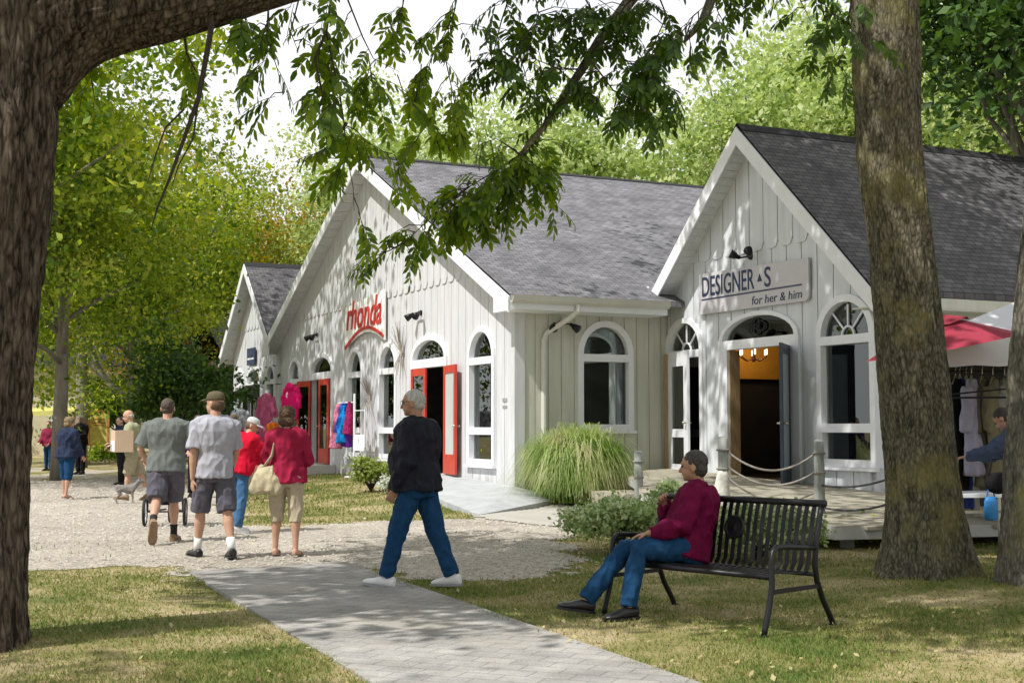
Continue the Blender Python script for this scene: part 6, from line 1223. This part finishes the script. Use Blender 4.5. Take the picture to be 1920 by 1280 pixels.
n = len(x); hh = rng.uniform(0.014, 0.036, n) * (1.25 - 0.6 * dry) * np.clip(r / 12, 1, 2.0); ww = rng.uniform(0.0025, 0.005, n) * np.clip(r / 9, 1, 3.5); az = rng.uniform(0, 2 * np.pi, n); z = hgt(x, y) - 0.005 + (vnoise(x, y, 0.8, 3) - 0.5) * 0.03
lean = rng.normal(0, 0.55, (n, 2)) * hh[:, None]; c_, s_ = np.cos(az) * ww, np.sin(az) * ww
tri = np.stack([np.stack([x - c_, y - s_, z], -1), np.stack([x + c_, y + s_, z], -1), np.stack([x + lean[:, 0], y + lean[:, 1], z + hh], -1)], 1)
def grass_b(N, L, out):
    tc = N('TexCoord'); nn = N('TexNoise', i_Scale=0.85, i_Detail=6, i_Roughness=0.62); L(tc.outputs['Object'], nn.inputs['Vector']); g = N('NewGeometry')
    a = N('Math', operation='MULTIPLY_ADD', i_1=0.34); L(g.outputs['Random Per Island'], a.inputs[0]); L(nn.outputs['Fac'], a.inputs[2])
    r = ramp(N, [(0.42, (0.075, 0.14, 0.018)), (0.62, (0.15, 0.22, 0.03)), (0.76, (0.30, 0.29, 0.085)), (0.90, (0.42, 0.35, 0.16))]); L(a.outputs[0], r.inputs[0])
    p = N('BsdfPrincipled'); p.inputs['Roughness'].default_value = 0.7; L(r.outputs[0], p.inputs['Base Color']); t = N('BsdfTranslucent'); L(r.outputs[0], t.inputs[0]); ms = N('MixShader', i_0=0.3); L(p.outputs[0], ms.inputs[1]); L(t.outputs[0], ms.inputs[2]); L(ms.outputs[0], out.inputs[0])
tag(link('grass', faces_mesh('grass', tri), material('lawn_grass_blades', grass_b)), 'short mown lawn grass, green and straw coloured', 'grass', kind='stuff')
x, y, r = scatter(1500, 6, 22, -26, 26, rng); pts = np.stack([x, y, hgt(x, y) + 0.03], -1); fl = quads_leaves(pts, 0.034, 0.024, rng, 1.5)
tag(link('fallen_leaves', faces_mesh('fallen_leaves', fl), leafmat('fallen_leaf', [(0.34, 0.27, 0.10), (0.42, 0.38, 0.18), (0.22, 0.13, 0.05)], 0.1)), 'scattered dry fallen leaves on the lawn', 'leaves', kind='stuff')

# loose stones on the gravel and a little past its edges
rg2 = np.random.default_rng(8); r = np.exp(rg2.uniform(np.log(9), np.log(40), 26000)); a = rg2.uniform(-0.52, 0.42, 26000); x = r * np.sin(a); y = r * np.cos(a); jx, jy = jitter(x, y, 1.2, 30)
k = inpoly(x + jx, y + jy, GRAVEL) & ~inpoly(x, y, PATH) & ~inpoly(x, y, WALK); x, y, r = x[k], y[k], r[k]; n = len(x); s_ = rg2.uniform(0.008, 0.022, n) * np.clip(r / 14, 1, 1.8); c0 = np.stack([x, y, hgt(x, y) + s_ * 0.3 + 0.004], -1)
ax = np.array([[1, 0, 0], [0, 1, 0], [-1, 0, 0], [0, -1, 0]]); th = rg2.uniform(0, 6.28, n); ro = np.stack([np.stack([np.cos(th), -np.sin(th)], -1), np.stack([np.sin(th), np.cos(th)], -1)], 1); eq = np.einsum('nij,kj->nki', ro, ax[:, :2]) * s_[:, None, None] * rg2.uniform(0.7, 1.3, (n, 4, 1))
E4 = np.concatenate([eq, np.zeros((n, 4, 1))], -1) + c0[:, None]; T = c0 + np.array([0, 0, 1]) * (s_ * 0.6)[:, None]; tri = np.stack([np.stack([E4[:, i], E4[:, (i + 1) % 4], T], 1) for i in range(4)], 1).reshape(-1, 3, 3)
tag(link('gravel_stones', faces_mesh('gravel_stones', tri), pmat('pale_loose_stone', (0.42, 0.39, 0.34), 0.9, 9, 0.4)), 'loose pale stones scattered over the gravel', 'stones', kind='stuff')

# ------------------------------------------------------------------ the near trees
def compound(rng, base, d, n_pairs, ll, droop):
    """one pinnate leaf: pairs of six-sided leaflets along a drooping stalk"""
    out = []; d = V(*d).normalized(); p = V(*base); side = d.cross(V(rng.normal() * 0.4, rng.normal() * 0.4, 1)).normalized(); step = ll * 0.52; stalk = [p.copy()]
    p = p + d * ll * 0.5
    for k in range(n_pairs + 1):
        d = (d + V(0, 0, -droop * 0.16)).normalized(); side = (side - d * side.dot(d)).normalized(); nrm = side.cross(d).normalized()
        sides = (-1, 1) if k < n_pairs else (0,)
        for s in sides:
            dl = (d * (0.62 if s else 1) + side * s * 0.85 + nrm * rng.normal() * 0.16 + V(0, 0, -0.16 - 0.2 * droop)).normalized(); L_ = ll * rng.uniform(0.7, 1.2) * (0.8 + 0.25 * math.sin(math.pi * (k + 1) / (n_pairs + 1.5))); wl = L_ * 0.40
            x = dl.cross(nrm).normalized(); nn = x.cross(dl)
            out.append([p, p + dl * L_ * 0.3 + x * wl * 0.46 - nn * 0.006, p + dl * L_ * 0.66 + x * wl * 0.42 - nn * 0.008, p + dl * L_ - nn * 0.02, p + dl * L_ * 0.66 - x * wl * 0.42 - nn * 0.008, p + dl * L_ * 0.3 - x * wl * 0.46 - nn * 0.006])
        stalk.append(p.copy()); p = p + d * step
    return out, stalk
def spray(rng, pts, leaves, twigs, per_m, ll, droop, spread=0.25, r0=0.012, pairs=(3, 4), sub=0.0):
    """twigs along a branch line with pinnate leaves"""
    P_ = [V(*p) for p in pts]; twigs.tube(P_, [r0 * (1 - 0.8 * k / (len(P_) - 1)) for k in range(len(P_))], 6)
    for a, b in zip(P_[:-1], P_[1:]):
        ln = (b - a).length
        for k in range(max(1, int(ln * per_m + rng.random()))):
            q = a.lerp(b, rng.random()); o = V(rng.normal(), rng.normal(), rng.normal() * 0.5).normalized()
            if sub > 0 and rng.random() < 0.75:
                e = q + (o * sub * rng.uniform(0.4, 1.2) + V(0, 0, -0.1 * droop)); twigs.tube([q, q.lerp(e, 0.5) + V(0, 0, 0.03), e], [0.005, 0.004, 0.002], 4); qs = [q.lerp(e, t) for t in (0.45, 0.75, 1.0)]
            else: qs = [q]
            for q_ in qs:
                d = (o + V(rng.normal() * 0.5, rng.normal() * 0.5, -droop * rng.uniform(0.3, 1.2)) + (b - a).normalized() * 0.35)
                lf, st_ = compound(rng, q_, d, int(rng.integers(pairs[0], pairs[1] + 1)), ll * rng.uniform(0.85, 1.2), droop); leaves += lf
                if len(st_) > 1: twigs.tube(st_, [0.0028] * len(st_), 3, False)
def leaf_obj(name, leaves, mat, parent, smooth=False):
    arr = np.array([[(v.x, v.y, v.z) for v in l] for l in leaves]); return link(name, faces_mesh(name, arr), mat, parent)
def spray_own(tree_, rng, pts, _, *a, **k):                # a spray of its own, yellow green with backlight put into the colour
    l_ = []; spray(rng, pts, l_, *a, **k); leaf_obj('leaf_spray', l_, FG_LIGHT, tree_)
# left tree: dark trunk at the picture's left edge with a great limb reaching right
LT = thing('tree', 'big dark furrowed tree at the left edge with a thick limb reaching across the top', 'tree', (0, 0, 0))
tb_ = V(-3.655, 8.85, 0); m = trunk_mesh([tb_ + V(0, 0, -0.2), tb_ + V(0.02, 0, 0.6), tb_ + V(0.06, 0, 1.6), tb_ + V(0.11, 0.0, 2.6), tb_ + V(0.14, 0, 3.5), tb_ + V(0.1, 0.05, 4.8), tb_ + V(-0.1, 0.3, 7.0), tb_ + V(-0.2, 0.4, 9.5)], [0.40, 0.365, 0.355, 0.36, 0.40, 0.36, 0.24, 0.08], 190, 0.28, 0.10, 5, 1.0, 0.085, 7.5)
m.build('trunk', BARK_DARK, LT, True)
m = trunk_mesh([at(-60, 330, 8.9), at(30, 150, 8.95), at(150, 40, 9.0), at(330, 0, 9.1), at(560, -60, 9.3), at(800, -140, 9.5), at(1050, -290, 9.8)], [0.20, 0.33, 0.30, 0.24, 0.20, 0.15, 0.07], 130, 0.0, 0.10, 4, 3.0, 0.085, 6.5); m.build('limb', BARK_DARK, LT, True)
rng = np.random.default_rng(77); pts, cc = crown_points(rng, (-2.9, 9.3, 8.8), (5.6, 4.7, 3.4), 290, 130, 0.45, 0.3, -0.7)
ok = (pts[:, 2] > 4.9) & (pts[:, 2] > CAMH + pts[:, 1] * 0.36) & (pts[:, 1] > 3.5); link('crown', faces_mesh('crown', quads_leaves(pts[ok], 0.20, 0.12, rng)), FG_LEAF, LT)
m = MB(); limbs(m, tuple(tb_ + V(0, 0, 5)), cc[cc[:, 2] > 7], rng, 0.09, 18); m.build('branches', BARK_DARK, LT, True)
lv = []; tw = MB(); lvl = []
def PX(lst, dep): return [at(x, y, dep + (k - len(lst) / 2) * 0.06) for k, (x, y) in enumerate(lst)]
tw.tube(PX([(398, 40), (388, 100), (372, 185), (345, 260), (318, 335), (295, 390), (283, 432)], 9.0), [0.022, 0.02, 0.018, 0.014, 0.011, 0.008, 0.004], 8)   # bare hanging twigs
tw.tube(PX([(372, 185), (362, 260), (335, 310), (322, 350)], 9.05), [0.009, 0.007, 0.005, 0.003], 6); tw.tube(PX([(345, 205), (310, 240), (292, 290), (276, 345)], 8.95), [0.008, 0.006, 0.005, 0.003], 6)
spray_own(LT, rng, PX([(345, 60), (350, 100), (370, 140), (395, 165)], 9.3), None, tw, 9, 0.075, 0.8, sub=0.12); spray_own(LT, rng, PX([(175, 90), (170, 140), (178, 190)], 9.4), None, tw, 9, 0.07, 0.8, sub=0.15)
for l, dn in (([(450, -10), (470, 80), (485, 130)], 9), ([(505, -20), (500, 70), (520, 130), (530, 175)], 9), ([(565, -20), (545, 60), (560, 100)], 7)): spray(rng, PX(l, 9.2), lv, tw, dn, 0.1, 0.9, sub=0.14, r0=0.007)
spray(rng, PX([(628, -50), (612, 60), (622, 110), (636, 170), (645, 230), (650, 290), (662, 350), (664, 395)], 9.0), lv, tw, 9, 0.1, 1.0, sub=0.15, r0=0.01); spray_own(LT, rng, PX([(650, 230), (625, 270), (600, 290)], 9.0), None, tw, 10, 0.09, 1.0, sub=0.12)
spray(rng, PX([(612, 60), (590, 110), (605, 180), (598, 210)], 8.9), lv, tw, 9, 0.085, 1.0, sub=0.12); spray(rng, PX([(640, -30), (680, 70), (700, 110), (748, 135)], 9.1), lv, tw, 5, 0.09, 1.0, sub=0.08, r0=0.007)
spray(rng, PX([(690, 100), (700, 170), (715, 210)], 9.2), lv, tw, 9, 0.095, 1.0, sub=0.1, r0=0.005)
leaf_obj('leaflets', lv, FG_LEAF, LT)
tw.build('twigs', TWIG, LT)
# right tree: mossy trunk; its boughs hang into the picture from above
RT = thing('tree', 'large mossy olive barked trunk right of the bench with boughs hanging across the top', 'tree', (0, 0, 0))
b0 = V(3.86, 12.35, 0.02); m = trunk_mesh([b0 + V(0.0, 0, -0.15), b0 + V(-0.01, 0, 0.35), b0 + V(-0.05, 0, 1.0), b0 + V(-0.12, 0, 2.0), b0 + V(-0.20, 0, 3.0), b0 + V(-0.30, 0, 4.2), b0 + V(-0.31, 0, 5.6), b0 + V(-0.25, 0.2, 8.0), b0 + V(0, 0.4, 11)], [0.41, 0.37, 0.325, 0.30, 0.285, 0.295, 0.31, 0.22, 0.08], 190, 0.52, 0.09, 6, 2.0, 0.05, 11); m.build('trunk', BARK_MOSS, RT, True)
pts, cc = crown_points(rng, (2.0, 18.5, 12.2), (6.6, 9.5, 3.6), 430, 62, 0.5, 0.2, -0.9); ok = (pts[:, 2] > CAMH + pts[:, 1] * 0.36); link('crown', faces_mesh('crown', quads_leaves(pts[ok], 0.22, 0.13, rng)), FG_LEAF, RT)  # unseen crown, stretched far past its trunk to shade the shops
m = MB(); limbs(m, tuple(b0 + V(-0.3, 0, 5.5)), cc, rng, 0.11, 22)
bough = [at(1560, -260, 12.2), at(1380, -150, 11.6), at(1190, -10, 11.0), at(1125, 75, 10.7), at(1088, 135, 10.5), at(1020, 238, 10.3), at(975, 290, 10.2)]; m.tube(bough, [0.11, 0.09, 0.055, 0.042, 0.036, 0.024, 0.014], 10)
m.tube([at(1380, -150, 11.6), at(1345, -30, 11.2), at(1318, 40, 11.0), at(1282, 80, 10.9)], [0.05, 0.045, 0.04, 0.012], 8); m.build('boughs', BARK_MOSS, RT, True)
lv = []; lvl = []; tw = MB()
SP = [([(1125, 75), (1180, 120), (1235, 140)], 15, .26), ([(1105, 110), (1150, 170), (1205, 200), (1225, 240)], 15, .24), ([(1190, -10), (1150, 40), (1090, 50), (1040, 20)], 16, .28), ([(1090, 130), (1050, 130), (1000, 110), (950, 120)], 15, .26), ([(1060, 175), (1035, 210), (1020, 250)], 8, .16),
      ([(960, -20), (940, 40), (925, 100), (930, 150)], 15, .26), ([(860, -20), (850, 30), (820, 90), (790, 140)], 15, .24), ([(760, -20), (752, 30), (745, 80)], 9, .2), ([(1000, -30), (1010, 30), (1000, 90)], 15, .26), ([(1080, -30), (1110, 20), (1140, 60)], 15, .26), ([(1230, -20), (1250, 30), (1225, 85), (1190, 130)], 15, .24), ([(1180, 130), (1230, 150), (1240, 200)], 12, .22),
      ([(975, 290), (955, 275), (930, 260), (900, 270)], 18, .24), ([(975, 290), (985, 320), (1010, 335)], 18, .22), ([(975, 290), (930, 320), (880, 350), (845, 380)], 18, .24), ([(990, 270), (1000, 310), (960, 340)], 18, .24), ([(880, 350), (830, 385), (790, 425), (765, 450)], 16, .2), ([(845, 380), (870, 400), (865, 440)], 12, .14), ([(765, 450), (730, 470), (690, 485)], 11, .13), ([(930, 320), (900, 380), (860, 410)], 14, .2), ([(980, 320), (930, 350), (890, 340)], 16, .22),
      ([(1282, 80), (1300, 30), (1330, 5)], 8, .18), ([(1400, -40), (1400, 10), (1390, 40)], 10, .2), ([(1340, -20), (1345, 20), (1360, 50)], 9, .18), ([(1530, -30), (1545, 30), (1560, 70), (1510, 95)], 9, .22), ([(1600, -20), (1590, 40), (1585, 90), (1570, 125)], 9, .2), ([(1480, -40), (1500, 0), (1520, 40)], 8, .2)]
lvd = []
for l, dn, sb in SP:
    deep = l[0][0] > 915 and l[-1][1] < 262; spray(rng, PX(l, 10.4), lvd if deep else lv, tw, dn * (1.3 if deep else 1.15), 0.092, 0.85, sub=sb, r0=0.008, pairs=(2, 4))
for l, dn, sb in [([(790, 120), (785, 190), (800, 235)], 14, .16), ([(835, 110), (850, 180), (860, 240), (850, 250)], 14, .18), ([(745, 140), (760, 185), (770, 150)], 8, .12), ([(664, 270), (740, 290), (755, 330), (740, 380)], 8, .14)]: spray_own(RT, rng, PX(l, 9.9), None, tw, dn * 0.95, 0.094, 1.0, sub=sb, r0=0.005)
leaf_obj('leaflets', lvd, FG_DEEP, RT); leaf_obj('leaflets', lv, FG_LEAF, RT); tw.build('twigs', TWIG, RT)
# rightmost tree
R2_ = thing('tree', 'pale grey leaning trunk at the right edge', 'tree', (0, 0, 0)); b0 = V(4.62, 11.55, 0.02)
m = trunk_mesh([b0 + V(0, 0, -0.15), b0 + V(0.0, 0, 0.4), b0 + V(0.05, 0, 1.3), b0 + V(0.13, 0, 2.4), b0 + V(0.28, 0, 3.6), b0 + V(0.6, 0.1, 5.5), b0 + V(1.1, 0.2, 8.5)], [0.40, 0.36, 0.345, 0.33, 0.31, 0.25, 0.06], 150, 0.16, 0.09, 6, 5.0, 0.05, 9); m.build('trunk', BARK_GREY, R2_, True)
pts, cc = crown_points(rng, (6.6, 11.4, 9.0), (3.8, 3.8, 3.6), 110, 70, 0.45, 0.35, -0.6); ok = (pts[:, 2] > CAMH + pts[:, 1] * 0.37); link('crown', faces_mesh('crown', quads_leaves(pts[ok], 0.22, 0.13, rng)), FG_LEAF, R2_); m = MB(); limbs(m, tuple(b0 + V(0.5, 0.1, 5)), cc, rng, 0.09, 14); m.build('branches', BARK_GREY, R2_, True)
# grey trunks far left, and the dark slanting limb beside them
q = at(150, 880, 46); gt = thing('tree', 'slim grey trunk with a dark slanting branch behind the person in black', 'tree', (q.x, q.y, 0)); m = MB(); m.tube([(0, 0, -0.2), (0.02, 0, 2), (-0.05, 0, 5), (0.1, 0, 9)], [0.26, 0.2, 0.17, 0.1], 12); m.tube([(0.0, 0, 4.6), (0.5, 0.0, 3.5), (1.0, 0, 2.9), (2.0, 0, 2.2)], [0.17, 0.14, 0.11, 0.05], 8); m.build('trunk', BGBARK, gt, True)
PX_ = np.random.default_rng(9); pts, cc = crown_points(PX_, (0, 0, 6.4), (3, 2.6, 2.8), 80, 80, 0.5, 0.4, -0.9); link('crown', faces_mesh('crown', quads_leaves(pts, 0.2, 0.13, PX_)), BG_YELLOW, gt)
# trees behind the camera whose crowns shade the lawn and the path
for i, (x, y, H, lab) in enumerate(((-9.0, 0.6, 13.0, 'shade tree behind the viewer on the left'), (-3.0, -6.0, 14.0, 'shade tree behind the viewer near the paved path'))):
    tree('E', lab, (x, y, 0), 13.5, 4.7, FG_LEAF, 22, 'shade trees around the viewer', scale=H / 13.5, rz=i * 2.2)
